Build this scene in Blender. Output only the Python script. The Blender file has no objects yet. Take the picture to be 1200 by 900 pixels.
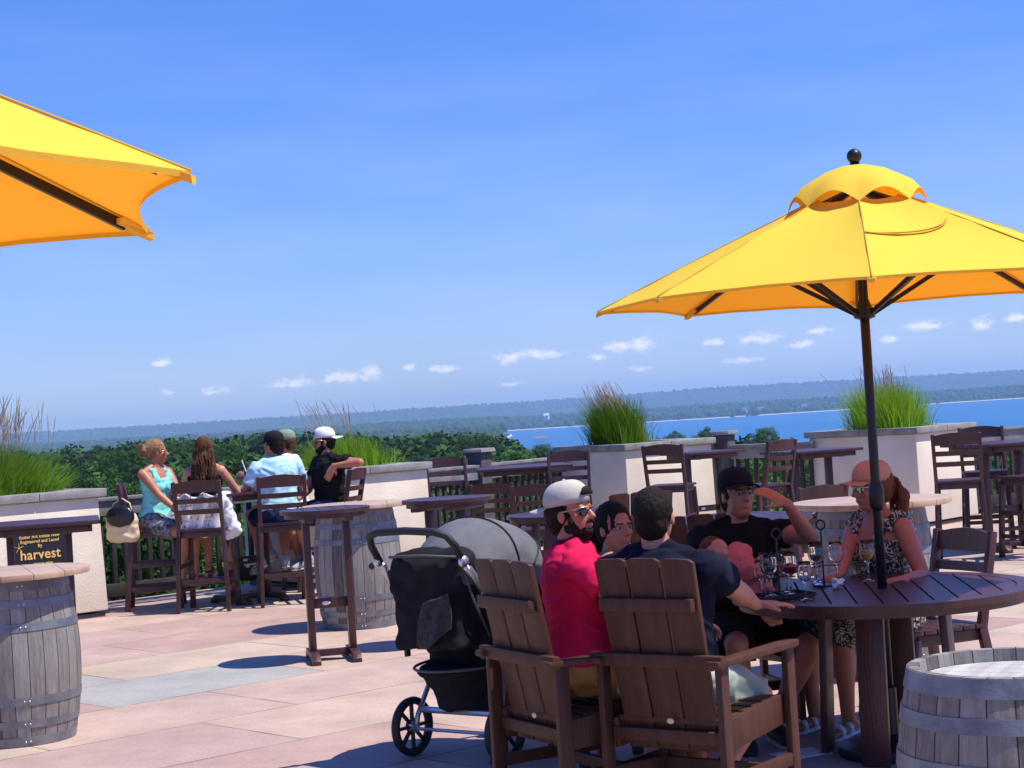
import bpy, bmesh, math, random
import numpy as np
from mathutils import Vector, Matrix, noise
V = Vector
R = math.radians
random.seed(7)
sc = bpy.context.scene
col = sc.collection
# ---------------------------------------------------------------- camera
FPX, W0, H0 = 2100.0, 1200.0, 900.0
CAM = V((0, 0, 1.65)); PITCH = R(0.9); ROLL = R(3.55)
fwd = V((0, math.cos(PITCH), math.sin(PITCH)))
r0 = V((1, 0, 0)); u0 = V((0, -math.sin(PITCH), math.cos(PITCH)))
CR = r0*math.cos(ROLL) - u0*math.sin(ROLL)
CU = r0*math.sin(ROLL) + u0*math.cos(ROLL)
cd = bpy.data.cameras.new('camera'); cam = bpy.data.objects.new('camera', cd); col.objects.link(cam)
cd.sensor_width = 36; cd.lens = 36*FPX/W0; cd.clip_end = 40000; cd.clip_start = 0.1
cam.matrix_world = Matrix(((CR.x, CU.x, -fwd.x, CAM.x), (CR.y, CU.y, -fwd.y, CAM.y), (CR.z, CU.z, -fwd.z, CAM.z), (0, 0, 0, 1)))
sc.camera = cam
def at(x, y, D):            # world point seen at photo position x, y at distance D along +Y
    d = fwd*FPX + CR*(x-W0/2) - CU*(y-H0/2)
    return CAM + d*(D/d.y)
def gp(x, y, z=0.0):        # world point seen at photo position x, y lying at height z
    d = fwd*FPX + CR*(x-W0/2) - CU*(y-H0/2)
    return CAM + d*((z-CAM.z)/d.z)
def face(dx, dy):           # z rotation that turns +Y towards (dx, dy)
    return math.atan2(-dx, dy)
# ---------------------------------------------------------------- materials
def mat(name, c, rough=0.6, c2=None, scale=5.0, bump=0.0, bscale=None, metal=0.0, spec=0.5, stretch=(1, 1, 1), detail=4, coords='Object', contrast=(0.35, 0.65), sheen=0):
    m = bpy.data.materials.new(name); m.use_nodes = True
    nt = m.node_tree; N = nt.nodes; L = nt.links; p = N['Principled BSDF']
    p.inputs['Roughness'].default_value = rough; p.inputs['Metallic'].default_value = metal
    p.inputs['Specular IOR Level'].default_value = spec
    p.inputs['Base Color'].default_value = (*c, 1)
    if sheen: p.inputs['Sheen Weight'].default_value = sheen
    if c2 or bump:
        tc = N.new('ShaderNodeTexCoord'); mp = N.new('ShaderNodeMapping'); mp.inputs['Scale'].default_value = stretch
        L.new(tc.outputs[coords], mp.inputs['Vector'])
        nz = N.new('ShaderNodeTexNoise'); nz.inputs['Scale'].default_value = scale; nz.inputs['Detail'].default_value = detail
        L.new(mp.outputs[0], nz.inputs['Vector'])
        if c2:
            cr = N.new('ShaderNodeValToRGB'); cr.color_ramp.elements[0].color = (*c, 1); cr.color_ramp.elements[1].color = (*c2, 1)
            cr.color_ramp.elements[0].position = contrast[0]; cr.color_ramp.elements[1].position = contrast[1]
            L.new(nz.outputs[0], cr.inputs[0]); L.new(cr.outputs[0], p.inputs['Base Color'])
        if bump:
            nb = N.new('ShaderNodeTexNoise'); nb.inputs['Scale'].default_value = bscale or scale*4; nb.inputs['Detail'].default_value = 5
            L.new(mp.outputs[0], nb.inputs['Vector'])
            b = N.new('ShaderNodeBump'); b.inputs['Strength'].default_value = bump; b.inputs['Distance'].default_value = 0.01
            L.new(nb.outputs[0], b.inputs['Height']); L.new(b.outputs[0], p.inputs['Normal'])
    return m
MT = {}
MT['brown'] = mat('brown_recycled_board', (.042, .014, .014), .36, (.076, .027, .026), 4, .3, 22, stretch=(5, 5, .8), contrast=(.25, .75))
MT['brown2'] = mat('shaded_warm_brown_board', (.052, .019, .011), .5, (.095, .037, .021), 5, .35, 22, spec=.28, stretch=(5, 5, .7), contrast=(.25, .75))  # plank armchair brown, darkened so the colour carries the umbrella's shade
MT['black'] = mat('black_metal', (.012, .012, .013), .4, spec=.4)
MT['blackplastic'] = mat('black_rubber', (.014, .014, .015), .62)
MT['fabric_black'] = mat('black_fabric', (.012, .012, .015), .9, (.018, .018, .022), 12, .5, 300, spec=.2)
MT['fabric_grey'] = mat('grey_fabric', (.11, .115, .13), .85, (.16, .165, .185), 8, .5, 200)
MT['webbing'] = mat('grey_webbing', (.09, .09, .1), .8)
MT['yellowtape'] = mat('yellow_webbing', (.62, .36, .03), .8)
MT['silver'] = mat('brushed_metal', (.55, .56, .58), .35, metal=.9)
MT['hoop'] = mat('galvanised_hoop', (.14, .155, .18), .5, (.24, .255, .28), 9, .3, 40, metal=.35)
MT['topwood'] = mat('pale_oak_top', (.42, .27, .17), .4, (.6, .42, .28), 2.2, .2, 30, stretch=(1, 9, 1))
MT['topgrey'] = mat('weathered_oak_top', (.3, .24, .22), .5, (.42, .35, .31), 2.2, .2, 30, stretch=(1, 9, 1))
MT['stone'] = mat('grey_capstone', (.2, .195, .185), .85, (.3, .29, .27), 7, .5, 50)
MT['stucco'] = mat('cream_stucco', (.68, .58, .45), .92, (.8, .71, .57), 1.7, .4, 60)
MT['headwood'] = mat('barrel_head_boards', (.4, .37, .34), .75, (.56, .53, .5), 3, .4, 30, stretch=(1, 8, 1))
MT['soil'] = mat('planter_soil', (.03, .022, .015), .95, (.06, .045, .03), 20, .8)
MT['rail'] = mat('grey_rail_board', (.17, .165, .17), .75, (.26, .25, .25), 6, .4, 50, stretch=(1, 1, 1))
MT['railpost'] = mat('dark_grey_post', (.06, .056, .058), .8, (.1, .095, .095), 8, .4)
MT['baluster'] = mat('dark_baluster', (.026, .02, .02), .7, (.04, .03, .03), 8)
MT['signblack'] = mat('black_sign_board', (.008, .008, .014), .5)
MT['gold'] = mat('gold_lettering', (.75, .5, .14), .5)
MT['paper'] = mat('white_paper', (.8, .8, .8), .8)
MT['skin'] = mat('fair_skin', (.5, .21, .13), .48, (.56, .25, .16), 14, .15, 120)
MT['skin_tan'] = mat('sunburnt_skin', (.42, .15, .085), .46, (.48, .18, .105), 14, .15, 120)
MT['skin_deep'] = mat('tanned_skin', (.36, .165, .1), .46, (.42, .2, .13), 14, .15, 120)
MT['eye'] = mat('eye_white', (.4, .36, .33), .3)
MT['lens'] = mat('dark_lens', (.01, .01, .012), .08, spec=.8)
MT['mirror'] = mat('mirror_lens', (.5, .5, .25), .12, metal=.8)
MT['goldframe'] = mat('gold_frame', (.6, .4, .18), .25, metal=.9)
def hairmat(name, a, b):
    return mat(name, a, .7, b, 9, .8, 60, stretch=(3, 3, .6), contrast=(.3, .7), spec=.18)
MT['hair_dark'] = hairmat('dark_hair', (.007, .005, .004), (.018, .012, .009))
MT['hair_brown'] = hairmat('brown_hair', (.035, .013, .008), (.16, .065, .025))
MT['hair_blond'] = hairmat('strawberry_blond_hair', (.17, .075, .03), (.4, .23, .11))
MT['hair_auburn'] = hairmat('auburn_hair', (.1, .03, .015), (.2, .07, .03))
def cloth(name, a, b=None, sc_=9): return mat(name, a, .9, b, sc_, .3, 220, spec=.18)
MT['pink'] = cloth('hot_pink_cotton', (.68, .007, .065), (.78, .014, .09))
MT['navy'] = cloth('navy_cotton', (.004, .006, .018), (.006, .009, .024))
MT['khaki'] = cloth('tan_khaki', (.5, .25, .06), (.56, .3, .08))
MT['sage'] = cloth('pale_sage_twill', (.3, .36, .3), (.4, .46, .38))
MT['blackshirt'] = cloth('black_cotton', (.006, .006, .007), (.01, .01, .012))
MT['aqua'] = cloth('aqua_jersey', (.22, .72, .66), (.28, .8, .74))
MT['charcoal'] = cloth('charcoal_stripe_skirt', (.03, .035, .05), (.3, .32, .35), 30)
MT['sky'] = cloth('light_blue_cotton', (.42, .68, .86), (.5, .75, .9))
MT['denim'] = cloth('navy_shorts', (.01, .02, .075), (.018, .03, .1))
MT['white'] = cloth('white_cotton', (.78, .78, .8), (.85, .85, .86))
MT['offwhite'] = cloth('offwhite_cotton', (.5, .47, .41), (.56, .53, .47))
MT['capblack'] = cloth('black_cap_cloth', (.012, .013, .018))
MT['cappink'] = cloth('salmon_cap_cloth', (.5, .25, .17), (.56, .3, .21))
MT['capgreen'] = cloth('faded_green_cap', (.25, .3, .2))
MT['babypink'] = cloth('coral_baby_cloth', (.62, .13, .12), (.7, .18, .16))
MT['shoe'] = mat('beige_sneaker', (.45, .41, .34), .7, (.55, .5, .42), 20)
MT['shoegrey'] = mat('grey_sneaker', (.3, .31, .31), .7, (.42, .43, .42), 20)
MT['shoeblack'] = mat('black_shoe', (.015, .015, .016), .6)
MT['sandal'] = mat('brown_leather', (.12, .045, .02), .55)
MT['cream'] = mat('cream_leather', (.68, .52, .32), .5, (.75, .6, .4), 8)
MT['helmetblack'] = mat('glossy_black_leather', (.012, .012, .014), .25)
def pattern_mat(name, a, b, scale, thr=.5, kind='VORONOI'):
    m = bpy.data.materials.new(name); m.use_nodes = True
    nt = m.node_tree; N = nt.nodes; L = nt.links; p = N['Principled BSDF']; p.inputs['Roughness'].default_value = .85
    tc = N.new('ShaderNodeTexCoord')
    nz = N.new('ShaderNodeTexNoise'); nz.inputs['Scale'].default_value = scale; nz.inputs['Detail'].default_value = 2; nz.inputs['Distortion'].default_value = 2.5
    L.new(tc.outputs['Object'], nz.inputs['Vector'])
    cr = N.new('ShaderNodeValToRGB'); cr.color_ramp.interpolation = 'CONSTANT'
    cr.color_ramp.elements[0].color = (*a, 1); cr.color_ramp.elements[1].color = (*b, 1); cr.color_ramp.elements[1].position = thr
    L.new(nz.outputs[0], cr.inputs[0]); L.new(cr.outputs[0], p.inputs['Base Color'])
    return m
MT['paisley'] = pattern_mat('black_and_cream_print', (.02, .02, .02), (.5, .46, .36), 38, .52)
MT['floral'] = pattern_mat('black_and_rose_print', (.012, .01, .012), (.45, .16, .14), 30, .58)
MT['printwhite'] = pattern_mat('white_cloth_with_grey_print', (.8, .8, .83), (.2, .22, .33), 14, .6)
MT['stripe'] = pattern_mat('white_and_black_print', (.02, .02, .025), (.6, .6, .6), 45, .5)
# ---------------------------------------------------------------- mesh builder
def frame(d, up=V((0, 0, 1))):
    d = d.normalized(); s = d.cross(up)
    if s.length < 1e-4: s = d.cross(V((0, 1, 0)))
    s.normalize(); return s, s.cross(d).normalized()
class MB:
    def __init__(s): s.v = []; s.f = []
    def add(s, vs, fs):
        n = len(s.v); s.v += [tuple(x) for x in vs]; s.f += [tuple(i+n for i in f) for f in fs]; return s
    def box(s, c, sz, M=None, top=(1, 1)):
        hx, hy, hz = sz[0]/2, sz[1]/2, sz[2]/2; vs = []
        for z in (-1, 1):
            kx, ky = (1, 1) if z < 0 else top
            for x, y in ((-1, -1), (1, -1), (1, 1), (-1, 1)): vs.append(V((x*hx*kx, y*hy*ky, z*hz)))
        c = V(c); vs = [(M @ v if M else v) + c for v in vs]
        return s.add(vs, [(3, 2, 1, 0), (4, 5, 6, 7), (0, 1, 5, 4), (1, 2, 6, 5), (2, 3, 7, 6), (3, 0, 4, 7)])
    def beam(s, a, b, w, h, up=V((0, 0, 1)), w2=None, h2=None):     # w across (side), h along up
        a = V(a); b = V(b); sd, u = frame(b-a, V(up)); w2 = w2 or w; h2 = h2 or h
        vs = [a-sd*w/2-u*h/2, a+sd*w/2-u*h/2, a+sd*w/2+u*h/2, a-sd*w/2+u*h/2, b-sd*w2/2-u*h2/2, b+sd*w2/2-u*h2/2, b+sd*w2/2+u*h2/2, b-sd*w2/2+u*h2/2]
        return s.add(vs, [(0, 1, 2, 3), (7, 6, 5, 4), (0, 4, 5, 1), (1, 5, 6, 2), (2, 6, 7, 3), (3, 7, 4, 0)])
    def loft(s, rings, n=16, cap=True):     # rings: (centre, xvec, yvec)
        vs = []
        for c, X, Y in rings:
            for i in range(n):
                a = 2*math.pi*i/n; vs.append(V(c) + V(X)*math.cos(a) + V(Y)*math.sin(a))
        fs = []; m = len(rings)
        for j in range(m-1):
            for i in range(n):
                k = (i+1) % n; fs.append((j*n+i, j*n+k, (j+1)*n+k, (j+1)*n+i))
        if cap: fs.append(tuple(reversed(range(n)))); fs.append(tuple((m-1)*n+i for i in range(n)))
        return s.add(vs, fs)
    def tube(s, pts, r, n=10, r2=None, cap=True):
        pts = [V(p) for p in pts]; m = len(pts); rings = []; sd0 = None
        for j, p in enumerate(pts):
            d = (pts[min(j+1, m-1)] - pts[max(j-1, 0)])
            if sd0 is None: sd, u = frame(d)
            else:
                dn = d.normalized(); sd = (sd0 - dn*sd0.dot(dn)); sd.normalize(); u = sd.cross(dn)
            sd0 = sd
            rr = r if isinstance(r, (int, float)) and r2 is None else (r[j] if not isinstance(r, (int, float)) else r+(r2-r)*j/(m-1))
            rings.append((p, sd*rr, u*rr))
        return s.loft(rings, n, cap)
    def capsule(s, a, b, ra, rb, n=14, mid=None, flat=False):
        a = V(a); b = V(b); d = (b-a); L = d.length; dn = d/L if L > 1e-6 else V((0, 0, 1)); sd, u = frame(dn); rings = []
        if not flat:
            for t in (-.98, -.8, -.45): rings.append((a+dn*ra*t, sd*ra*math.sqrt(1-t*t), u*ra*math.sqrt(1-t*t)))
        for j in range(7):
            t = j/6; r = ra+(rb-ra)*t
            if mid: r += mid*math.sin(math.pi*min(1, t*1.4))**2
            rings.append((a+d*t, sd*r, u*r))
        if not flat:
            for t in (.45, .8, .98): rings.append((b+dn*rb*t, sd*rb*math.sqrt(1-t*t), u*rb*math.sqrt(1-t*t)))
        return s.loft(rings, n)
    def ell(s, c, r, M=None, n=14, m=9):
        rings = []; c = V(c)
        M = M or Matrix.Identity(3)
        for j in range(m):
            a = -math.pi/2*.97 + math.pi*.97*j/(m-1); k = math.cos(a)
            rings.append((c + M @ V((0, 0, math.sin(a)*r[2])), M @ V((r[0]*k, 0, 0)), M @ V((0, r[1]*k, 0))))
        return s.loft(rings, n)
    def lathe(s, prof, n=32, c=(0, 0, 0)):     # prof: (r, z) bottom to top, closed solid if r ends at 0
        return s.loft([(V(c)+V((0, 0, z)), V((r, 0, 0)), V((0, r, 0))) for r, z in prof], n)
    def prism(s, poly, z0, z1):
        n = len(poly); vs = [V((x, y, z0)) for x, y in poly] + [V((x, y, z1)) for x, y in poly]
        fs = [tuple(reversed(range(n))), tuple(range(n, 2*n))] + [(i, (i+1) % n, n+(i+1) % n, n+i) for i in range(n)]
        return s.add(vs, fs)
    def ring(s, r1, r2, z0, z1, n=48, c=(0, 0, 0)):
        vs = []; c = V(c)
        for i in range(n):
            a = 2*math.pi*i/n; k = V((math.cos(a), math.sin(a), 0))
            vs += [c+k*r1+V((0, 0, z0)), c+k*r2+V((0, 0, z0)), c+k*r2+V((0, 0, z1)), c+k*r1+V((0, 0, z1))]
        fs = []
        for i in range(n):
            a = i*4; b = ((i+1) % n)*4
            for k in range(4): fs.append((a+k, b+k, b+(k+1) % 4, a+(k+1) % 4))
        return s.add(vs, fs)
    def mesh(s, name, bevel=0, smooth=False, clean=True):
        me = bpy.data.meshes.new(name); me.from_pydata(s.v, [], s.f)
        bm = bmesh.new(); bm.from_mesh(me)
        if clean: bmesh.ops.recalc_face_normals(bm, faces=bm.faces)
        if bevel:
            es = [e for e in bm.edges if len(e.link_faces) == 2 and e.calc_face_angle(0) > R(30)]
            bmesh.ops.bevel(bm, geom=es, offset=bevel, segments=2, profile=.5, affect='EDGES', clamp_overlap=True)
        bm.to_mesh(me); bm.free()
        if smooth: me.shade_smooth()
        else: me.shade_auto_smooth(angle=R(35)) if hasattr(me, 'shade_auto_smooth') else None
        return me
    def build(s, name, m, parent=None, bevel=0, smooth=False, **kw):
        me = s.mesh(name, bevel, smooth, **kw); return link(name, me, m, parent)
def link(name, me, m, parent=None):
    if m is not None:
        me.materials.clear(); me.materials.append(MT[m] if isinstance(m, str) else m)
    o = bpy.data.objects.new(name, me); col.objects.link(o); o.parent = parent; return o
def smooth_by_angle(me, ang=35):
    me.shade_smooth()
    me.set_sharp_from_angle(angle=R(ang))
_old_mesh = MB.mesh
def _mesh(s, name, bevel=0, smooth=False, clean=True):
    me = _old_mesh(s, name, bevel, smooth, clean)
    if not smooth and len(s.f): smooth_by_angle(me)
    return me
MB.mesh = _mesh
def blob(mb, name, m, parent, voxel=.01, it=4, disp=0, dscale=12, fold=0, fn=None):
    me = bpy.data.meshes.new(name); me.from_pydata(mb.v, [], mb.f)
    bm = bmesh.new(); bm.from_mesh(me); bmesh.ops.recalc_face_normals(bm, faces=bm.faces); bm.to_mesh(me); bm.free()
    t = bpy.data.objects.new('tmp', me); col.objects.link(t)
    md = t.modifiers.new('r', 'REMESH'); md.mode = 'VOXEL'; md.voxel_size = voxel
    if it: sm = t.modifiers.new('s', 'SMOOTH'); sm.iterations = it; sm.factor = .5
    dg = bpy.context.evaluated_depsgraph_get(); dg.update()
    me2 = bpy.data.meshes.new_from_object(t.evaluated_get(dg))
    bpy.data.objects.remove(t); bpy.data.meshes.remove(me)
    me2.name = name
    if disp or fold:
        n = len(me2.vertices); ns = [v.normal.copy() for v in me2.vertices]
        for v, nn in zip(me2.vertices, ns):
            p = v.co
            d = disp*(noise.noise(p*dscale)+.5*noise.noise(p*dscale*2.3))
            if fold:
                q = V((p.x*14, p.y*14, p.z*26)) + noise.noise_vector(p*5)*1.6
                w = abs(noise.noise(q*.55)); d += fold*(1-2.2*w)
            v.co = p + nn*d
    if fn:
        for v in me2.vertices: v.co = fn(v.co)
    me2.shade_smooth()
    return link(name, me2, m, parent)
def tag(o, label=None, cat=None, group=None, kind=None):
    if label: o['label'] = label
    if cat: o['category'] = cat
    if group: o['group'] = group
    if kind: o['kind'] = kind
    return o
def thing(name, label, cat, loc=(0, 0, 0), rz=0, group=None):
    o = bpy.data.objects.new(name, None); col.objects.link(o); o.empty_display_size = .1
    o.location = loc; o.rotation_euler = (0, 0, rz); return tag(o, label, cat, group)
def copy_tree(o, parent=None):
    c = o.copy(); col.objects.link(c); c.parent = parent
    for ch in list(o.children): copy_tree(ch, c)
    return c
def dup(o, loc, rz, label):
    c = copy_tree(o); c.location = loc; c.rotation_euler = (0, 0, rz); c['label'] = label; return c
# ================================================================ light, sky, air
SUN_EL = R(63.5)
w = bpy.data.worlds.new('World'); sc.world = w; w.use_nodes = True
nt = w.node_tree; N = nt.nodes; L = nt.links; bg = N['Background']
sky = N.new('ShaderNodeTexSky'); sky.sky_type = 'NISHITA'; sky.sun_disc = False
sky.sun_elevation = SUN_EL; sky.sun_rotation = R(103); sky.air_density = 1.0; sky.dust_density = .3; sky.ozone_density = 3.0; sky.altitude = 200
tint = N.new('ShaderNodeMix'); tint.data_type = 'RGBA'; tint.blend_type = 'MULTIPLY'; tint.inputs[0].default_value = 1
L.new(sky.outputs[0], tint.inputs[6]); pass
tc = N.new('ShaderNodeTexCoord'); sep = N.new('ShaderNodeSeparateXYZ'); L.new(tc.outputs['Generated'], sep.inputs[0])
def mth(op, a, b=None, c=None, clamp=False):
    n = N.new('ShaderNodeMath'); n.operation = op; n.use_clamp = clamp
    for i, x in enumerate((a, b, c)):
        if x is None: continue
        if isinstance(x, (int, float)): n.inputs[i].default_value = x
        else: L.new(x, n.inputs[i])
    return n.outputs[0]
el = sep.outputs[2]
tr_ = N.new('ShaderNodeValToRGB'); tr_.color_ramp.elements[0].color = (.80, .93, 1.45, 1); tr_.color_ramp.elements[1].color = (.47, .84, 1.75, 1); tr_.color_ramp.elements[1].position = .3
L.new(el, tr_.inputs[0]); L.new(tr_.outputs[0], tint.inputs[7])
az = mth('ARCTAN2', sep.outputs[0], sep.outputs[1])
# small fair-weather cumulus low over the lake: fixed directions (azimuth, elevation, width, height) broken up by noise
clouds = []
for px, py, wx, hy in [(400, 443, 26, 8), (432, 438, 18, 10), (342, 449, 26, 7), (252, 458, 16, 5), (189, 425, 12, 4.5), (195, 460, 8, 4), (725, 406, 22, 6), (752, 404, 16, 10), (595, 419, 16, 8), (630, 415, 34, 6), (520, 432, 18, 5), (480, 430, 9, 4),
                       (890, 396, 26, 7), (962, 388, 16, 5), (1085, 382, 22, 7), (1150, 379, 13, 8), (940, 403, 18, 5), (835, 401, 14, 5), (870, 422, 24, 4), (700, 418, 14, 4), (1040, 398, 14, 5), (1190, 372, 12, 6), (750, 432, 12, 4), (600, 450, 14, 3)]:
    d = (at(px, py, 10)-CAM).normalized(); clouds.append((math.atan2(d.x, d.y), d.z, wx/2100, hy/2100))
cn = N.new('ShaderNodeCombineXYZ'); L.new(az, cn.inputs[0]); L.new(mth('MULTIPLY', el, 1.7), cn.inputs[1])
n1 = N.new('ShaderNodeTexNoise'); n1.inputs['Scale'].default_value = 150; n1.inputs['Detail'].default_value = 6; n1.inputs['Roughness'].default_value = .68; L.new(cn.outputs[0], n1.inputs['Vector'])
tot = None
for a, e, wx, hy in clouds:
    dx = mth('DIVIDE', mth('SUBTRACT', az, a), wx); dy = mth('DIVIDE', mth('SUBTRACT', el, e), hy)
    g = mth('EXPONENT', mth('MULTIPLY', mth('ADD', mth('MULTIPLY', dx, dx), mth('MULTIPLY', dy, dy)), -1.1))
    tot = g if tot is None else mth('MAXIMUM', tot, g)
dens = mth('ADD', tot, mth('MULTIPLY', mth('SUBTRACT', n1.outputs[0], .5), 3.4))
cum = mth('MULTIPLY', mth('SUBTRACT', dens, .2), 1.15, clamp=True)
cum = mth('MULTIPLY', cum, mth('MULTIPLY', tot, 2.2, clamp=True))
# thin high veil
cn2 = N.new('ShaderNodeCombineXYZ'); L.new(mth('MULTIPLY', az, 2.2), cn2.inputs[0]); L.new(mth('MULTIPLY', el, 11), cn2.inputs[1])
n2 = N.new('ShaderNodeTexNoise'); n2.inputs['Scale'].default_value = 2.4; n2.inputs['Detail'].default_value = 4; L.new(cn2.outputs[0], n2.inputs['Vector'])
veil = mth('MULTIPLY', mth('SUBTRACT', n2.outputs[0], .4), .6, clamp=True)
veil = mth('MULTIPLY', veil, mth('SUBTRACT', 1.0, mth('MULTIPLY', el, 3.2), clamp=True))
mx1 = N.new('ShaderNodeMix'); mx1.data_type = 'RGBA'; L.new(veil, mx1.inputs[0]); L.new(tint.outputs[2], mx1.inputs[6]); mx1.inputs[7].default_value = (7.2, 7.8, 11.5, 1)
mx2 = N.new('ShaderNodeMix'); mx2.data_type = 'RGBA'; L.new(mth('MULTIPLY', cum, .78), mx2.inputs[0]); L.new(mx1.outputs[2], mx2.inputs[6]); mx2.inputs[7].default_value = (10.5, 10, 11, 1)
L.new(mx2.outputs[2], bg.inputs[0]); bg.inputs[1].default_value = SKY_STRENGTH = .094
sd = bpy.data.lights.new('sun', 'SUN'); so = bpy.data.objects.new('sun', sd); col.objects.link(so)
sd.energy = 5.0; sd.angle = R(.53); sd.color = (1, .95, .86)
so.rotation_euler = V((math.cos(SUN_EL)*math.cos(R(-13)), math.cos(SUN_EL)*math.sin(R(-13)), math.sin(SUN_EL))).to_track_quat('Z', 'Y').to_euler(); so.location = (10, 0, 20)
sc.view_settings.view_transform = 'Standard'; sc.view_settings.look = 'None'; sc.view_settings.gamma = 1; sc.view_settings.exposure = EXPOSURE = .24
sc.cycles.use_denoising = True; sc.cycles.max_bounces = 8; sc.cycles.diffuse_bounces = 2; sc.cycles.transparent_max_bounces = 8; sc.cycles.volume_bounces = 1
# haze box
hz = MB(); hz.box((0, 0, 35), (28000, 28000, 210)); ho = hz.build('haze', None); tag(ho, kind='stuff'); ho['label'] = 'blue air between the terrace and the far shore'
hm = bpy.data.materials.new('haze_air'); hm.use_nodes = True; hn = hm.node_tree; hn.nodes.remove(hn.nodes['Principled BSDF'])
pv = hn.nodes.new('ShaderNodeVolumePrincipled'); pv.inputs['Color'].default_value = (.45, .68, 1, 1); pv.inputs['Density'].default_value = HAZE_D = .00009; pv.inputs['Anisotropy'].default_value = 0.0
hn.links.new(pv.outputs[0], hn.nodes['Material Output'].inputs['Volume']); ho.data.materials.append(hm)
# ================================================================ terrain
def lerp(tab, x):
    if x <= tab[0][0]: return tab[0][1]
    for (a, b), (c, d) in zip(tab, tab[1:]):
        if x <= c: return b+(d-b)*(x-a)/(c-a)
    return tab[-1][1]
DTAB = [(-900, 8), (-560, 9), (-490, 5), (-300, 5), (-200, 12), (-140, 21), (-110, 16), (-60, 20), (0, 27), (50, 40), (110, 55), (150, 40), (190, 31), (290, 30), (320, 52), (400, 60), (900, 62)]
def topz(X, Y):             # height of the near tree tops
    D = max(Y, 12.0); a = X/D*FPX
    d = lerp(DTAB, a)
    k = max(0, 1-D/340)
    return 1.65 - (d + 62*k)*D/FPX
LAKE = -50.0
def sstep(a, b, x):
    t = max(0, min(1, (x-a)/(b-a))); return t*t*(3-2*t)
def nz(x, y, s): return noise.noise(V((x/s, y/s, 3.7)))
def ground(X, Y):
    D = max(Y, 12.0); a = X/D*FPX; r = math.hypot(X, Y)
    if Y < 15: return -12.0
    near = topz(X, min(D, 460)) - 13.0
    right = sstep(-40, 60, a)
    far_l = LAKE + 8 + 9*nz(X, Y, 700)
    land_l = near + (far_l-near)*sstep(460, 1300, D)
    zr = -.0285*D - 11.5
    land_r = near + (max(zr, LAKE-4)-near)*sstep(300, 520, D)
    z = land_l*(1-right) + land_r*right
    # lake basin, right of a wandering shore
    edge = -6 + 30*nz(Y, 0, 900)
    sh_far = 5050 + 260*nz(X, 0, 900) + .25*max(0, X-300)*.3
    inl = sstep(edge-10, edge+14, a)*sstep(1450, 1650, D)*(1-sstep(sh_far-60, sh_far+60, D))
    if D > 1300: z = z + (LAKE-5-z)*inl
    # far peninsula
    if D > 4700:
        base = max(z, LAKE+1.2) if inl < .5 else z
        h1 = (14 + 14*nz(X, Y, 1300) + 5*nz(X, Y, 400))*1.25 + 9*sstep(200, 520, a)
        ridge = math.exp(-((D-6600)/1000)**2)
        z = base + (h1+6)*ridge*(1-inl) + 14*sstep(7200, 9000, D)
        h2 = 88 + 22*sstep(-400, 500, a) + 14*nz(X, Y, 2600) + 6*nz(X, Y, 900)
        z += h2*math.exp(-((D-12200)/1900)**2)
    return z
azs = [i*R(.25) for i in range(-72, 73)]; azs = [R(d) for d in range(-178, -18, 8)] + azs + [R(d) for d in range(20, 181, 8)]
rs = [6, 14, 20, 26, 34, 45, 60, 80, 105, 135, 170, 215, 270, 330, 400, 470, 560, 680, 820, 1000, 1200, 1400, 1550, 1700, 2000, 2600, 3300, 4000, 4500, 4750] + [4850+35*i for i in range(20)] + [5700, 5900, 6100, 6300, 6500, 6700, 6900, 7200, 7600, 8200, 9000, 9800, 10500, 11100, 11600, 12000, 12400, 12900, 13500]
tm = MB(); na = len(azs)
for r_ in rs:
    for a_ in azs:
        X, Y = r_*math.sin(a_), r_*math.cos(a_)
        tm.v.append((X, Y, ground(X, Y)))
for j in range(len(rs)-1):
    for i in range(na-1): tm.f.append((j*na+i, (j+1)*na+i, (j+1)*na+i+1, j*na+i+1))
gm = bpy.data.materials.new('wooded_ground'); gm.use_nodes = True; n_ = gm.node_tree; NN = n_.nodes; LL = n_.links; p_ = NN['Principled BSDF']; p_.inputs['Roughness'].default_value = 1; p_.inputs['Specular IOR Level'].default_value = .1
ge = NN.new('ShaderNodeNewGeometry'); s_ = NN.new('ShaderNodeSeparateXYZ'); LL.new(ge.outputs['Position'], s_.inputs[0])
na1 = NN.new('ShaderNodeTexNoise'); na1.inputs['Scale'].default_value = .004; na1.inputs['Detail'].default_value = 8; na1.inputs['Roughness'].default_value = .65; LL.new(ge.outputs['Position'], na1.inputs['Vector'])
c1 = NN.new('ShaderNodeValToRGB'); c1.color_ramp.elements[0].color = (.012, .03, .012, 1); c1.color_ramp.elements[1].color = (.045, .08, .02, 1); c1.color_ramp.elements[0].position = .42; c1.color_ramp.elements[1].position = .66
LL.new(na1.outputs[0], c1.inputs[0])
sm_ = NN.new('ShaderNodeMapRange'); sm_.inputs[1].default_value = LAKE+2.2; sm_.inputs[2].default_value = LAKE+1.2; LL.new(s_.outputs[2], sm_.inputs[0])
mx = NN.new('ShaderNodeMix'); mx.data_type = 'RGBA'; LL.new(sm_.outputs[0], mx.inputs[0]); LL.new(c1.outputs[0], mx.inputs[6]); mx.inputs[7].default_value = (.55, .5, .4, 1)
LL.new(mx.outputs[2], p_.inputs['Base Color'])
to = link('terrain', tm.mesh('terrain', smooth=True), gm); tag(to, kind='structure')
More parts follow.
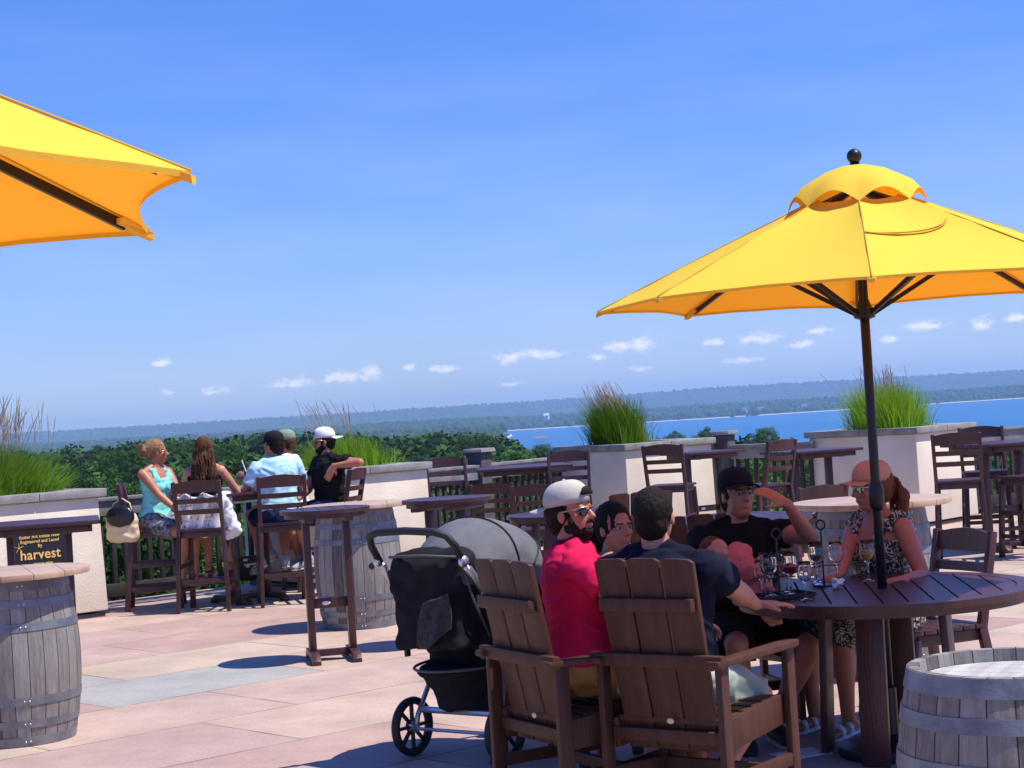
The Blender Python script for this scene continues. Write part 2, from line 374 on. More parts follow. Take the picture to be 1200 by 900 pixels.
# lake
lm = MB(); lm.v = [(-9000, 900, LAKE), (9000, 900, LAKE), (9000, 9000, LAKE), (-9000, 9000, LAKE)]; lm.f = [(0, 1, 2, 3)]
lk = mat('lake_water', (.004, .1, .26), .38, (.006, .13, .31), .004, spec=.3, stretch=(.3, 1, 1)); lo = link('lake_water', lm.mesh('lake_water', clean=False), lk); tag(lo, kind='structure')
# ================================================================ trees
def leafmat(name, a, b, tl=.22):
    m = bpy.data.materials.new(name); m.use_nodes = True; nt = m.node_tree; N = nt.nodes; L = nt.links; p = N['Principled BSDF']
    p.inputs['Roughness'].default_value = .75; p.inputs['Specular IOR Level'].default_value = .2
    oi = N.new('ShaderNodeObjectInfo'); tc = N.new('ShaderNodeTexCoord'); nz_ = N.new('ShaderNodeTexNoise'); nz_.inputs['Scale'].default_value = 1.1; nz_.inputs['Detail'].default_value = 5
    L.new(tc.outputs['Object'], nz_.inputs['Vector'])
    ad = N.new('ShaderNodeMath'); ad.operation = 'MULTIPLY_ADD'; ad.inputs[1].default_value = .55; L.new(oi.outputs['Random'], ad.inputs[0]); L.new(nz_.outputs[0], ad.inputs[2])
    cr = N.new('ShaderNodeValToRGB'); cr.color_ramp.elements[0].color = (*a, 1); cr.color_ramp.elements[1].color = (*b, 1); cr.color_ramp.elements[0].position = .45; cr.color_ramp.elements[1].position = 1.0
    L.new(ad.outputs[0], cr.inputs[0]); L.new(cr.outputs[0], p.inputs['Base Color'])
    tr = N.new('ShaderNodeBsdfTranslucent'); L.new(cr.outputs[0], tr.inputs[0]); mxs = N.new('ShaderNodeMixShader'); mxs.inputs[0].default_value = tl
    L.new(p.outputs[0], mxs.inputs[1]); L.new(tr.outputs[0], mxs.inputs[2]); L.new(mxs.outputs[0], N['Material Output'].inputs[0]); return m
LEAF = [leafmat('deep_green_leaves', (.012, .045, .007), (.075, .17, .018)), leafmat('bright_green_leaves', (.028, .085, .01), (.12, .25, .025)), leafmat('pine_needles', (.009, .032, .012), (.035, .085, .022))]
BARK = mat('tree_bark', (.05, .035, .025), .9, (.09, .07, .05), 6, .6)
def tree_proto(kind, seed, leaf, nclump, nleaf):
    rng = np.random.default_rng(seed); H = 12.5
    if kind == 'pine': cz, rx, rz = 7.2, 2.6, 5.6
    else: cz, rx, rz = 7.8, 4.3, 4.9
    cl = []
    for k in range(nclump):
        t = (k+.5)/nclump; ph = math.acos(1-1.75*t); th = k*2.399+rng.uniform(-.4, .4)
        rad = rng.uniform(.62, 1.02)
        x = math.sin(ph)*math.cos(th)*rad; y = math.sin(ph)*math.sin(th)*rad; z = math.cos(ph)*rad
        if kind == 'pine': f = max(.12, (1-(z+.2))/1.3); x *= f*1.25; y *= f*1.25
        cl.append((x*rx, y*rx, cz+z*rz, rng.uniform(.75, 1.35)*(.75 if kind == 'pine' else 1)))
    cl = np.array(cl); n = nleaf; idx = rng.integers(0, nclump, n)
    d = rng.normal(size=(n, 3)); d /= np.linalg.norm(d, axis=1, keepdims=True)
    rr = rng.uniform(.35, 1.0, n)**.6
    c = cl[idx, :3] + d*(cl[idx, 3]*rr)[:, None]*np.array([1, 1, .72])
    nrm = d + rng.normal(scale=.55, size=(n, 3)) + np.array([0, 0, .35]); nrm /= np.linalg.norm(nrm, axis=1, keepdims=True)
    t1 = np.cross(nrm, rng.normal(size=(n, 3))); t1 /= np.linalg.norm(t1, axis=1, keepdims=True); t2 = np.cross(nrm, t1)
    s = rng.uniform(.6, 1.25, n)[:, None]*leaf
    vs = np.concatenate([c-t1*s, c-t2*s*.55, c+t1*s, c+t2*s*.55], axis=1).reshape(-1, 3)
    me = bpy.data.meshes.new('crown'); me.vertices.add(4*n); me.vertices.foreach_set('co', vs.ravel())
    me.loops.add(4*n); me.loops.foreach_set('vertex_index', np.arange(4*n)); me.polygons.add(n); me.polygons.foreach_set('loop_start', np.arange(0, 4*n, 4)); me.polygons.foreach_set('loop_total', np.full(n, 4)); me.update()
    tr = MB(); tr.tube([(0, 0, -1), (.05, .05, 3), (-.08, .1, 6), (.05, 0, 10.5)], [.26, .2, .15, .05], 8)
    for k in range(7):
        a = k*2.4; z0 = 4+k*.7; tr.tube([(0, 0, z0), (math.cos(a)*rx*.4, math.sin(a)*rx*.4, z0+.9), (math.cos(a)*rx*.75, math.sin(a)*rx*.75, z0+2)], [.09, .06, .03], 5)
    return me, tr.mesh('trunk')
protos = []
for kind, sd_, leaf, nc, nl, m_ in [('oak', 1, .15, 60, 15000, 0), ('oak', 2, .15, 44, 15000, 1), ('pine', 3, .12, 60, 12000, 2), ('oak', 4, .16, 80, 15000, 0), ('pine', 5, .13, 46, 10000, 0), ('oak', 6, .15, 50, 14000, 2)]:
    cme, tme = tree_proto(kind, sd_, leaf, nc, nl); cme.materials.append(LEAF[m_]); tme.materials.append(BARK); protos.append((kind, m_, cme, tme))
LBL = {('oak', 0): ('deciduous_tree', 'dark green leafy tree in the woods below the terrace'), ('oak', 1): ('deciduous_tree', 'bright green leafy tree in the woods below the terrace'), ('pine', 2): ('pine_tree', 'narrow blue green pine rising among the leafy woods'), ('pine', 0): ('conifer_tree', 'narrow dark green conifer rising among the leafy woods'), ('oak', 2): ('deciduous_tree', 'blackish green broad tree in the woods below the terrace')}
def put_tree(X, Y, top, s, pi, label=None, group=None):
    kind, m_, cme, tme = protos[pi]; nm, lb = LBL[(kind, m_)]
    t = thing(nm, label or lb, 'tree', (X, Y, top-12.6*s), random.uniform(0, 6.28), group or {'deciduous_tree': 'leafy trees in the woods below', 'pine_tree': 'pines in the woods below', 'conifer_tree': 'conifers in the woods below'}[nm]); t.scale = (s*random.uniform(.9, 1.1), s*random.uniform(.9, 1.1), s)
    link('crown', cme, None, t); link('trunk', tme, None, t)
rt = random.Random(11); cnt = 0
rows = [(44, 3), (58, 4.5), (76, 5.5), (98, 6.5), (126, 7), (160, 7.5), (200, 8), (250, 8.5), (310, 9.5), (380, 11)]
for D, sp in rows:
    x = -.36*D
    while x < .36*D:
        X = x + rt.uniform(-.3, .3)*sp; Y = D*rt.uniform(.92, 1.08); x += sp*rt.uniform(.85, 1.25)
        if cnt >= 292: break
        a = X/Y*FPX
        if abs(a) > 690: continue
        if D > 130 and a > 330: 
            if rt.random() < .3: continue
        tz = topz(X, Y) - rt.uniform(0, .9) - rt.uniform(0, 1)*rt.uniform(0, 1)*1.5
        if 60 < a < 170 and D > 90: continue      # wholly behind the third planter
        pi = rt.choice([0, 0, 3, 3, 4, 2, 5, 5, 1] if D > 130 else [1, 1, 0, 3, 2])
        if protos[pi][0] == 'pine': tz += rt.uniform(.2, 1.0)*min(1, D/200)
        put_tree(X, Y, tz, rt.uniform(.62, 1.08)*(.62 if D < 60 else .78 if D < 100 else 1), pi); cnt += 1
print('trees', cnt)
# far woods that read as one mass: small crowns over the slopes to the shore and the peninsula
def crowns(name, pts, label):
    rng = np.random.default_rng(5)
    t_ = (1+5**.5)/2
    bmi = bmesh.new(); bmesh.ops.create_icosphere(bmi, subdivisions=2, radius=1); base = np.array([v.co[:] for v in bmi.verts]); fs = np.array([[v.index for v in f.verts] for f in bmi.faces]); bmi.free()
    n = len(pts); pts = np.array(pts); nb = len(base)
    vs = base[None]*(1+rng.uniform(-.28, .28, (n, nb, 1)))*pts[:, None, 3:4]*np.array([1, 1, 1.15]) + pts[:, None, :3]
    fa = (fs[None]+(np.arange(n)*nb)[:, None, None]).reshape(-1, 3)
    me = bpy.data.meshes.new(name); me.vertices.add(n*nb); me.vertices.foreach_set('co', vs.ravel()); m_ = len(fa)
    me.loops.add(3*m_); me.loops.foreach_set('vertex_index', fa.ravel()); me.polygons.add(m_); me.polygons.foreach_set('loop_start', np.arange(0, 3*m_, 3)); me.polygons.foreach_set('loop_total', np.full(m_, 3)); me.update()
    o = link(name, me, LEAFFAR); tag(o, label, 'woods', kind='stuff'); return o
LEAFFAR = mat('far_canopy', (.01, .028, .008), .95, (.05, .095, .02), .05, spec=.1, detail=6, contrast=(.35, .65))
pts = []; rt2 = random.Random(3)
while len(pts) < 5200:
    a = rt2.uniform(-720, 720); D = 300*(5200/300)**rt2.random()
    X, Y = a*D/FPX, D; g = ground(X, Y)
    if g < LAKE+1.5: continue
    r_ = rt2.uniform(3.5, 5.5)*(1+max(0, D-1500)/2500)
    zt = g + rt2.uniform(5, 9)
    if D < 500: zt = min(zt, topz(X, D)-9)
    dmin = 1.65-(lerp(DTAB, a)+3)*D/FPX if D < 900 else 1e9
    pts.append((X, Y, min(zt, dmin-r_), r_))
def leafy(name, pts, label, nl, leaf):
    rg = np.random.default_rng(9); P = np.array(pts); n = len(P)*nl; c = np.repeat(P, nl, axis=0)
    d = rg.normal(size=(n, 3)); d /= np.linalg.norm(d, axis=1, keepdims=True); d[:, 2] = np.abs(d[:, 2])*1.15-.1
    bump = 1+.22*np.sin(d[:, 0]*5+c[:, 0])*np.sin(d[:, 1]*5+c[:, 1])
    ctr = c[:, :3] + d*(c[:, 3]*bump*rg.uniform(.8, 1.05, n))[:, None]
    nr = d + rg.normal(scale=.5, size=(n, 3)); nr /= np.linalg.norm(nr, axis=1, keepdims=True)
    t1 = np.cross(nr, rg.normal(size=(n, 3))); t1 /= np.linalg.norm(t1, axis=1, keepdims=True); t2 = np.cross(nr, t1); s_ = (rg.uniform(.6, 1.3, n)*leaf*c[:, 3])[:, None]
    vs = np.concatenate([ctr-t1*s_, ctr-t2*s_*.6, ctr+t1*s_, ctr+t2*s_*.6], axis=1).reshape(-1, 3)
    me = bpy.data.meshes.new(name); me.vertices.add(4*n); me.vertices.foreach_set('co', vs.ravel())
    me.loops.add(4*n); me.loops.foreach_set('vertex_index', np.arange(4*n)); me.polygons.add(n); me.polygons.foreach_set('loop_start', np.arange(0, 4*n, 4)); me.polygons.foreach_set('loop_total', np.full(n, 4)); me.update()
    o = link(name, me, LEAFMID); tag(o, label, 'woods', kind='stuff'); return o
LEAFMID = mat('valley_canopy', (.01, .035, .007), .9, (.06, .13, .018), .09, spec=.1, detail=7, contrast=(.35, .65))
leafy('valley_woods', [p for p in pts if p[1] < 1500], 'dark woods falling away below the terrace towards the shore', 130, .17)
crowns('far_woods', [p for p in pts if p[1] >= 1500], 'hazy wooded valley between the terrace hill and the shore')
pts = []
while len(pts) < 9000:
    a = rt2.uniform(-720, 720); D = rt2.uniform(4950, 7600) if rt2.random() < .75 else rt2.uniform(10300, 12600)
    X, Y = a*D/FPX, D; g = ground(X, Y)
    if g < LAKE+2.3: continue
    pts.append((X, Y, g+rt2.uniform(-2, 2.5), rt2.uniform(5, 9)))
crowns('peninsula_woods', pts, 'hazy blue green woods on the far side of the lake')
# small far houses
def house(px, D, w_, h_, label, roof='hoop'):
    X = (px)*D/FPX; g = ground(X, D)
    t = thing('lake_house', label, 'house', (X, D, g+3), random.uniform(-.5, .5), 'houses along the far shore')
    MB().box((0, 0, h_/2-4), (w_, w_*.6, h_+8)).build('wall', 'white', t)
    MB().add([(-w_/2-1, -w_*.35, h_), (w_/2+1, -w_*.35, h_), (w_/2+1, w_*.35, h_), (-w_/2-1, w_*.35, h_), (-w_/2-1, 0, h_*1.5), (w_/2+1, 0, h_*1.5)], [(0, 1, 5, 4), (2, 3, 4, 5), (1, 2, 5), (3, 0, 4), (3, 2, 1, 0)]).build('roof', roof, t)
house(38, 5900, 16, 14, 'large white house standing alone above the woods', 'white')
house(270, 5240, 14, 9, 'small pale house on the beach behind the umbrella pole group')
house(290, 5260, 20, 8, 'long pale house on the far shore left of the umbrella pole')
house(340, 5300, 12, 8, 'small white cottage on the far shore beside the pole')
house(-142, 2100, 12, 8, 'low white building in the valley beyond the middle planter')
house(-135, 2050, 9, 7, 'smaller white building in the valley beyond the middle planter')
house(30, 3000, 20, 7, 'flat pale building above the near edge of the lake')
# ================================================================ terrace
TH = R(39.7); e1 = V((math.cos(TH), math.sin(TH), 0)); e2 = V((-math.sin(TH), math.cos(TH), 0)); B0 = gp(128, 722)
def bl(t, o=0, z=0): return B0 + e1*t + e2*o + V((0, 0, z))      # along and out from the planter line
c_ = [bl(-22, 1.35), bl(8.6, 1.35), (3.6, 23.2), (5.2, 22.2), (6.6, 23.6), (16, 26), (24, 26), (24, -9), (-20, -9), (-20, 0)]
fl = MB().prism([(p[0], p[1]) for p in c_], -.35, 0)
fm = bpy.data.materials.new('stamped_concrete'); fm.use_nodes = True; nt = fm.node_tree; N = nt.nodes; L = nt.links; p = N['Principled BSDF']; p.inputs['Roughness'].default_value = .72; p.inputs['Specular IOR Level'].default_value = .35
ge = N.new('ShaderNodeNewGeometry'); mp = N.new('ShaderNodeMapping'); mp.inputs['Rotation'].default_value = (0, 0, -R(42)); mp.inputs['Location'].default_value = (.3, .15, 0); L.new(ge.outputs['Position'], mp.inputs['Vector'])
br = N.new('ShaderNodeTexBrick'); br.inputs['Scale'].default_value = 1; br.inputs['Color1'].default_value = (0, 0, 0, 1); br.inputs['Color2'].default_value = (1, 1, 1, 1); br.inputs['Mortar'].default_value = (.5, .5, .5, 1)
br.inputs['Mortar Size'].default_value = .009; br.inputs['Mortar Smooth'].default_value = .3; br.inputs['Brick Width'].default_value = 1.6; br.inputs['Row Height'].default_value = 1.0; br.offset = .42; L.new(mp.outputs[0], br.inputs['Vector'])
cr = N.new('ShaderNodeValToRGB'); cr.color_ramp.interpolation = 'CONSTANT'; E = cr.color_ramp.elements
E[0].color = (.5, .36, .28, 1); E[0].position = 0; E[1].color = (.44, .29, .24, 1); E[1].position = .3
for pos, c in ((.45, (.5, .38, .29)), (.6, (.45, .31, .26)), (.78, (.37, .35, .32)), (.82, (.49, .35, .28)), (.93, (.4, .26, .22))): e = E.new(pos); e.color = (*c, 1)
L.new(br.outputs['Color'], cr.inputs[0])
nz1 = N.new('ShaderNodeTexNoise'); nz1.inputs['Scale'].default_value = 1.3; nz1.inputs['Detail'].default_value = 7; nz1.inputs['Roughness'].default_value = .7; L.new(ge.outputs['Position'], nz1.inputs['Vector'])
r1 = N.new('ShaderNodeMapRange'); r1.inputs[1].default_value = .3; r1.inputs[2].default_value = .7; r1.inputs[3].default_value = .76; r1.inputs[4].default_value = 1.16; L.new(nz1.outputs[0], r1.inputs[0])
nz3 = N.new('ShaderNodeTexNoise'); nz3.inputs['Scale'].default_value = 45; nz3.inputs['Detail'].default_value = 4; L.new(ge.outputs['Position'], nz3.inputs['Vector'])
r3 = N.new('ShaderNodeMapRange'); r3.inputs[1].default_value = .3; r3.inputs[2].default_value = .7; r3.inputs[3].default_value = .92; r3.inputs[4].default_value = 1.07; L.new(nz3.outputs[0], r3.inputs[0])
mu = N.new('ShaderNodeMath'); mu.operation = 'MULTIPLY'; L.new(r1.outputs[0], mu.inputs[0]); L.new(r3.outputs[0], mu.inputs[1])
vm = N.new('ShaderNodeVectorMath'); vm.operation = 'SCALE'; L.new(cr.outputs[0], vm.inputs[0]); L.new(mu.outputs[0], vm.inputs['Scale'])
mo = N.new('ShaderNodeMix'); mo.data_type = 'RGBA'; mo.inputs[7].default_value = (.15, .11, .09, 1)
ng = N.new('ShaderNodeTexNoise'); ng.inputs['Scale'].default_value = 2.1; L.new(ge.outputs['Position'], ng.inputs['Vector']); rg = N.new('ShaderNodeMapRange'); rg.inputs[1].default_value = .4; rg.inputs[2].default_value = .62; rg.inputs[3].default_value = .5; rg.inputs[4].default_value = 1; L.new(ng.outputs[0], rg.inputs[0])
mf = N.new('ShaderNodeMath'); mf.operation = 'MULTIPLY'; L.new(br.outputs['Fac'], mf.inputs[0]); L.new(rg.outputs[0], mf.inputs[1])
L.new(mf.outputs[0], mo.inputs[0]); L.new(vm.outputs[0], mo.inputs[6])
# sparse dark stains
ns = N.new('ShaderNodeTexNoise'); ns.inputs['Scale'].default_value = 1.9; ns.inputs['Detail'].default_value = 8; ns.inputs['Roughness'].default_value = .75; mp2 = N.new('ShaderNodeMapping'); mp2.inputs['Location'].default_value = (5, 3, 0); L.new(ge.outputs['Position'], mp2.inputs[0]); L.new(mp2.outputs[0], ns.inputs['Vector'])
rs_ = N.new('ShaderNodeMapRange'); rs_.inputs[1].default_value = .63; rs_.inputs[2].default_value = .76; rs_.inputs[3].default_value = 0; rs_.inputs[4].default_value = .6; L.new(ns.outputs[0], rs_.inputs[0])
ms = N.new('ShaderNodeMix'); ms.data_type = 'RGBA'; ms.inputs[7].default_value = (.12, .09, .08, 1); L.new(rs_.outputs[0], ms.inputs[0]); L.new(mo.outputs[2], ms.inputs[6]); L.new(ms.outputs[2], p.inputs['Base Color'])
bp = N.new('ShaderNodeBump'); bp.inputs['Strength'].default_value = .35; bp.inputs['Distance'].default_value = .01
hb = N.new('ShaderNodeMath'); hb.operation = 'SUBTRACT'; L.new(nz3.outputs[0], hb.inputs[0]); L.new(br.outputs['Fac'], hb.inputs[1]); L.new(hb.outputs[0], bp.inputs['Height']); L.new(bp.outputs[0], p.inputs['Normal'])
fo = fl.build('terrace_floor', fm); tag(fo, kind='structure')
fb = MB().prism([(p[0]*.97, p[1]*.97) for p in c_], -13, -.354); fbo = fb.build('terrace_base', 'stone'); tag(fbo, kind='structure')
# planters
def planter(loc, rz, length, depth, label, h=1.18):
    t = thing('stucco_planter', label, 'planter', loc, rz, 'stucco planters along the terrace edge')   # origin: near right corner, +X back along the face is negative
    MB().box((-length/2, depth/2, (h-.075)/2+.03), (length, depth, h-.075-.06), top=(.985, .985)).build('wall', 'stucco', t, bevel=.012)
    MB().box((-length/2, depth/2, .012), (length-.05, depth-.05, .05)).build('base', 'railpost', t)
    n = max(2, round(length/.62)); o = .035
    L_ = length+2*o; cb = MB()
    for k in range(n): cb.box((o-L_*(k+.5)/n, .15-o, h-.035), (L_/n-.006, .3, .075)); cb.box((o-L_*(k+.5)/n, depth+o-.15, h-.035), (L_/n-.006, .3, .075))
    m_ = max(1, round((depth-.53)/.6)); dd = (depth+2*o-.6)
    for k in range(m_):
        for xx in (o-.15, -length-o+.15): cb.box((xx, .3-o+dd*(k+.5)/m_, h-.035), (.3, dd/m_-.006, .075))
    cb.build('capstone', 'stone', t, bevel=.006)
    MB().box((-length/2, depth/2, h-.1), (length-.5, depth-.5, .12)).build('soil', 'soil', t)
    return t
planter(bl(0), TH, 4.6, 1.3, 'cream stucco planter with black sign behind the barrel table')
x2 = (gp(508, 700)-B0).dot(e1)   # along-line position of the second planter's near right corner
p2 = 3.78; planter(bl(p2), TH, 1.55, 1.25, 'sunlit cream stucco planter behind the man in the white cap')
p3c = gp(732, 521, 1.18); planter(V((p3c.x, p3c.y, 0))+e1*1.5, TH, 1.5, 1.25, 'stucco planter with windswept grass, one side in shade, in the middle of the view')
T4 = R(47); p4c = gp(1073, 501, 1.18); p4 = V((p4c.x, p4c.y, 0)); f1 = V((math.cos(T4), math.sin(T4), 0)); f2 = V((-math.sin(T4), math.cos(T4), 0))
planter(p4+f1*1.35, T4, 1.35, 1.5, 'wide stucco planter behind the umbrella pole')
P3 = V((p3c.x, p3c.y, 0)); print('P3', P3, 'P4', p4)
# ornamental grass
GR = [leafmat('fresh_grass_blades', (.09, .2, .008), (.28, .48, .03), .42), mat('dry_seed_heads', (.26, .2, .12), .8, (.38, .28, .2), 30)]
def grass(loc, rz, lx, ly, nb, hgt, lean, label, nseed, seedh, seed):
    rg = np.random.default_rng(seed); t = thing('ornamental_grass', label, 'grass clump', loc, rz, 'ornamental grasses in the planters')
    li = V((lean[0], lean[1], 0)); li.rotate(Matrix.Rotation(-rz, 3, 'Z'))
    vs = []; fs = []
    def blade(x, y, h, w_, dx, dy, segs=5, out=None, b=fs):
        n0 = len(vs); a = rg.uniform(0, math.pi); wx, wy = math.cos(a)*w_, math.sin(a)*w_
        for k in range(segs):
            u = k/(segs-1); px = x+dx*u*u; py = y+dy*u*u; pz = h*(u - .22*u*u*min(1.5, math.hypot(dx, dy)/h)); ww = (1-u)**.7 + .06
            vs.append((px-wx*ww, py-wy*ww, pz)); vs.append((px+wx*ww, py+wy*ww, pz))
        for k in range(segs-1): b.append((n0+2*k, n0+2*k+1, n0+2*k+3, n0+2*k+2))
        return n0
    for _ in range(nb):
        x = rg.normal()*.42*lx; y = rg.normal()*.42*ly; x = max(-lx, min(lx, x)); y = max(-ly, min(ly, y))
        h = hgt*rg.uniform(.45, 1.05)*(1-.35*(abs(x)/lx)**2); sp = rg.normal(size=2)*.13*hgt
        blade(x, y, h, rg.uniform(.003, .0065), li.x*h+sp[0]+x*.25, li.y*h+sp[1]+y*.25)
    mb = MB(); mb.v = vs; mb.f = fs; me = bpy.data.meshes.new('blades'); me.from_pydata(vs, [], fs); link('blades', me, GR[0], t)
    vs = []; fs = []
    sm = MB()
    for _ in range(nseed):
        x = rg.normal()*.4*lx; y = rg.normal()*.4*ly; h = seedh*rg.uniform(.72, 1.05); sp = rg.normal(size=2)*.1*h
        dx = li.x*h*1.35+sp[0]; dy = li.y*h*1.35+sp[1]
        q = [V((x+dx*u*u, y+dy*u*u, h*(u-.18*u*u*min(1.5, math.hypot(dx, dy)/h)))) for u in (0, .3, .6, .78, .86, .94, 1)]
        sm.tube(q, [.0016, .0015, .0012, .0026, .0038, .003, .001], 4)
    link('seed_heads', sm.mesh('seed_heads'), GR[1], t)
def mid(t, o): return bl(t, o, 1.12)
grass(bl(-1.12, .62, 1.1), TH, .92, .38, 7500, .62, (.05, 0), 'long row of bright green grass with purple seed heads beside the sign planter', 420, 1.02, 1)
grass(bl(p2-.62, .6, 1.1), TH, .45, .36, 2200, .46, (-.15, 0), 'low leafy grass with arching plumes behind the man in the white cap', 36, .86, 2)
grass(P3+e1*.42+e2*.55+V((0, 0, 1.1)), TH, .28, .36, 4000, .70, (-.17, 0), 'tall wind blown grass clump leaning over the middle planter', 110, .88, 3)
grass(p4+f1*.42+f2*.62+V((0, 0, 1.1)), T4, .38, .42, 4600, .66, (-.1, 0), 'rounded grass clump with feathery plumes behind the umbrella pole', 80, .86, 4)
# railings
def railing(a, b, label, posts=(), mitre=0):
    a = V(a); b = V(b); d = b-a; Ln = d.length; rz = math.atan2(d.y, d.x); t = thing('railing', label, 'railing', a, rz, 'railings between the planters')
    MB().box((Ln/2, 0, 1.05), (Ln, .15, .035)).build('top_rail', 'rail', t, bevel=.004)
    MB().box((Ln/2, -.03, .962), (Ln, .035, .14)).build('side_rail', 'rail', t, bevel=.004)
    MB().box((Ln/2, 0, .16), (Ln, .045, .13)).build('bottom_rail', 'baluster', t, bevel=.004)
    n = int(Ln/.125); bmh = MB().box((0, 0, .58), (.045, .04, .8)).mesh('baluster', .003)
    for k in range(n):
        x = (k+.5)*Ln/n
        if any(abs(x-p) < .13 for p in posts): continue
        o = link('baluster', bmh, 'baluster', t); o.location = (x, .012, 0)
    for p in posts:
        q = MB().box((0, 0, .6), (.2, .2, 1.2)).build('post', 'railpost', t, bevel=.006); q.location = (p, 0, 0)
        MB().box((0, 0, 1.23), (.29, .29, .045), top=(.9, .9)).build('post_cap', 'rail', q, bevel=.006)
    return t
railing(bl(.02, .75), bl(p2-1.57, .75), 'grey topped railing behind the party at the high table')
e3 = (P3-B0).dot(e1)
railing(bl(p2+.02, .75), P3+e2*1.12-e1*.02, 'grey topped railing with one capped post left of the windswept grass', posts=((gp(586, 545, 1.05)-bl(p2, .75)).dot(e1),))
q1 = P3+e1*1.52+e2*.9; q2 = p4+f2*1.4; q2 = q2-f1*.02
railing(q1, q2, 'shaded railing with one capped post behind the man shading his eyes', posts=((q2-q1).length*.42,))
railing(p4+f1*1.37+f2*.6, p4+f1*1.37+f2*.6+V((6, 3.2, 0)), 'railing running off behind the right hand bar table', posts=(3.2,))
# sign on the first planter
sg = thing('winery_sign', 'black sign with gold lettering reading harvest, on the cream planter', 'sign', bl(-.66, -.03, 0), TH)
MB().box((0, 0, .66), (.5, .022, .54)).build('sign_board', 'signblack', sg, bevel=.002)
def text(s, size, loc, m, parent, rot=(math.pi/2, 0, 0), name='lettering', align='CENTER', ext=.002, bold=0):
    cu = bpy.data.curves.new('t', 'FONT'); cu.body = s; cu.size = size; cu.align_x = align; cu.extrude = ext; cu.offset = bold; cu.space_character = 1.05
    t = bpy.data.objects.new('t', cu); col.objects.link(t); dg = bpy.context.evaluated_depsgraph_get(); me = bpy.data.meshes.new_from_object(t.evaluated_get(dg)); bpy.data.objects.remove(t)
    me.name = name; o = link(name, me, m, parent); o.location = loc; o.rotation_euler = rot; return o
text('harvest', .125, (.0, -.014, .6), 'gold', sg, bold=.0015)
for i, s in enumerate(('The', 'Butler Art Estate New', 'Engineered and Laced', 'By')): text(s, .04, (.0, -.014, .83-.042*i), 'gold', sg, bold=.0006)
text('vintage wine', .036, (.02, -.014, .545), 'gold', sg, bold=.0006)
st = MB()
for k in range(5):
    a = math.pi/2+k*2*math.pi/5; st.beam((0, 0, 0), (math.cos(a)*.05, 0, math.sin(a)*.05), .004, .012, (0, 1, 0), w2=.002, h2=.002)
so_ = st.build('star_emblem', 'gold', sg); so_.location = (-.2, -.014, .71)
# ================================================================ furniture
def ground_at(x, y, D=None): p = gp(x, y); return V((p.x, p.y, 0))
def make_pub(name, label, seat=.74, back=1.2, group='ladder back bar chairs on the terrace', arm=False):
    t = thing(name, label, 'bar chair' if seat > .6 else 'chair', group=group)
    B = 'brown'; k = seat/.74; w = .2
    for s in (-1, 1):
        MB().beam((s*(w+.035), -.27, 0), (s*(w+.005), -.2, seat), .034, .05, (0, 1, 0)).add(MB().beam((s*(w+.005), -.2, seat-.004), (s*(w+.012), -.3, back), .034, .048, (0, 1, 0), h2=.042).v, MB().beam((s*w, -.2, seat), (s*w, -.3, back), .03, .05, (0, 1, 0)).f).build('leg', B, t, bevel=.004)
        MB().beam((s*(w+.02), .235, 0), (s*(w-.003), .2, seat-.02), .05, .036, (0, 1, 0)).build('leg', B, t, bevel=.004)
        for z in ((.2, .42) if seat > .6 else (.16,)):
            f = z/seat
            MB().beam((s*(w+.03-.03*f), -.25+.05*f, z), (s*(w+.015-.015*f), .225-.02*f, z), .022, .04).build('stretcher', B, t, bevel=.003)
    z1 = .26 if seat > .6 else .2
    MB().beam((-w-.01, .23, z1), (w+.01, .23, z1), .05, .035).build('footrest', B, t, bevel=.004)
    MB().beam((-w-.01, -.235, z1+.02), (w+.01, -.235, z1+.02), .022, .045).build('stretcher', B, t, bevel=.003)
    sm = MB()
    for i in range(6): sm.box((0, -.19+.078*i, seat+.012), (2*w+.045, .072, .022))
    sm.build('seat', B, t, bevel=.004)
    fr = MB()
    for s in (-1, 1): fr.beam((s*(w-.005), -.18, seat-.03), (s*(w-.005), .19, seat-.03), .022, .055)
    fr.beam((-w, .2, seat-.03), (w, .2, seat-.03), .022, .055); fr.beam((-w, -.19, seat-.03), (w, -.19, seat-.03), .022, .055); fr.build('seat_frame', B, t, bevel=.003)
    n = 8; ang = math.atan2(.1, back-seat)
    for j, (zz, hh) in enumerate(((back-.055, .1), (back-.175, .058), (back-.275, .058))):
        m = MB()
        yb = -.2-.1*(zz-seat)/(back-seat)
        for i in range(n):
            x0 = -w+2*w*i/n; x1 = -w+2*w*(i+1)/n; a0 = math.cos(x0/w*1.4)*.028; a1 = math.cos(x1/w*1.4)*.028
            c0 = -.02*math.cos(x0/w*1.5); c1 = -.02*math.cos(x1/w*1.5)
            if j: a0 = a1 = 0
            q = [(x0, yb+c0-.01, zz-hh/2), (x1, yb+c1-.01, zz-hh/2), (x1, yb+c1+.01, zz-hh/2), (x0, yb+c0+.01, zz-hh/2), (x0, yb+c0-.018, zz+hh/2+a0-.012), (x1, yb+c1-.018, zz+hh/2+a1-.012), (x1, yb+c1+.002, zz+hh/2+a1-.012), (x0, yb+c0+.002, zz+hh/2+a0-.012)]
            m.add(q, [(3, 2, 1, 0), (4, 5, 6, 7), (0, 1, 5, 4), (2, 3, 7, 6)] + ([(3, 0, 4, 7)] if i == 0 else []) + ([(1, 2, 6, 5)] if i == n-1 else []))
        m.build('back_slat', B, t)
    return t
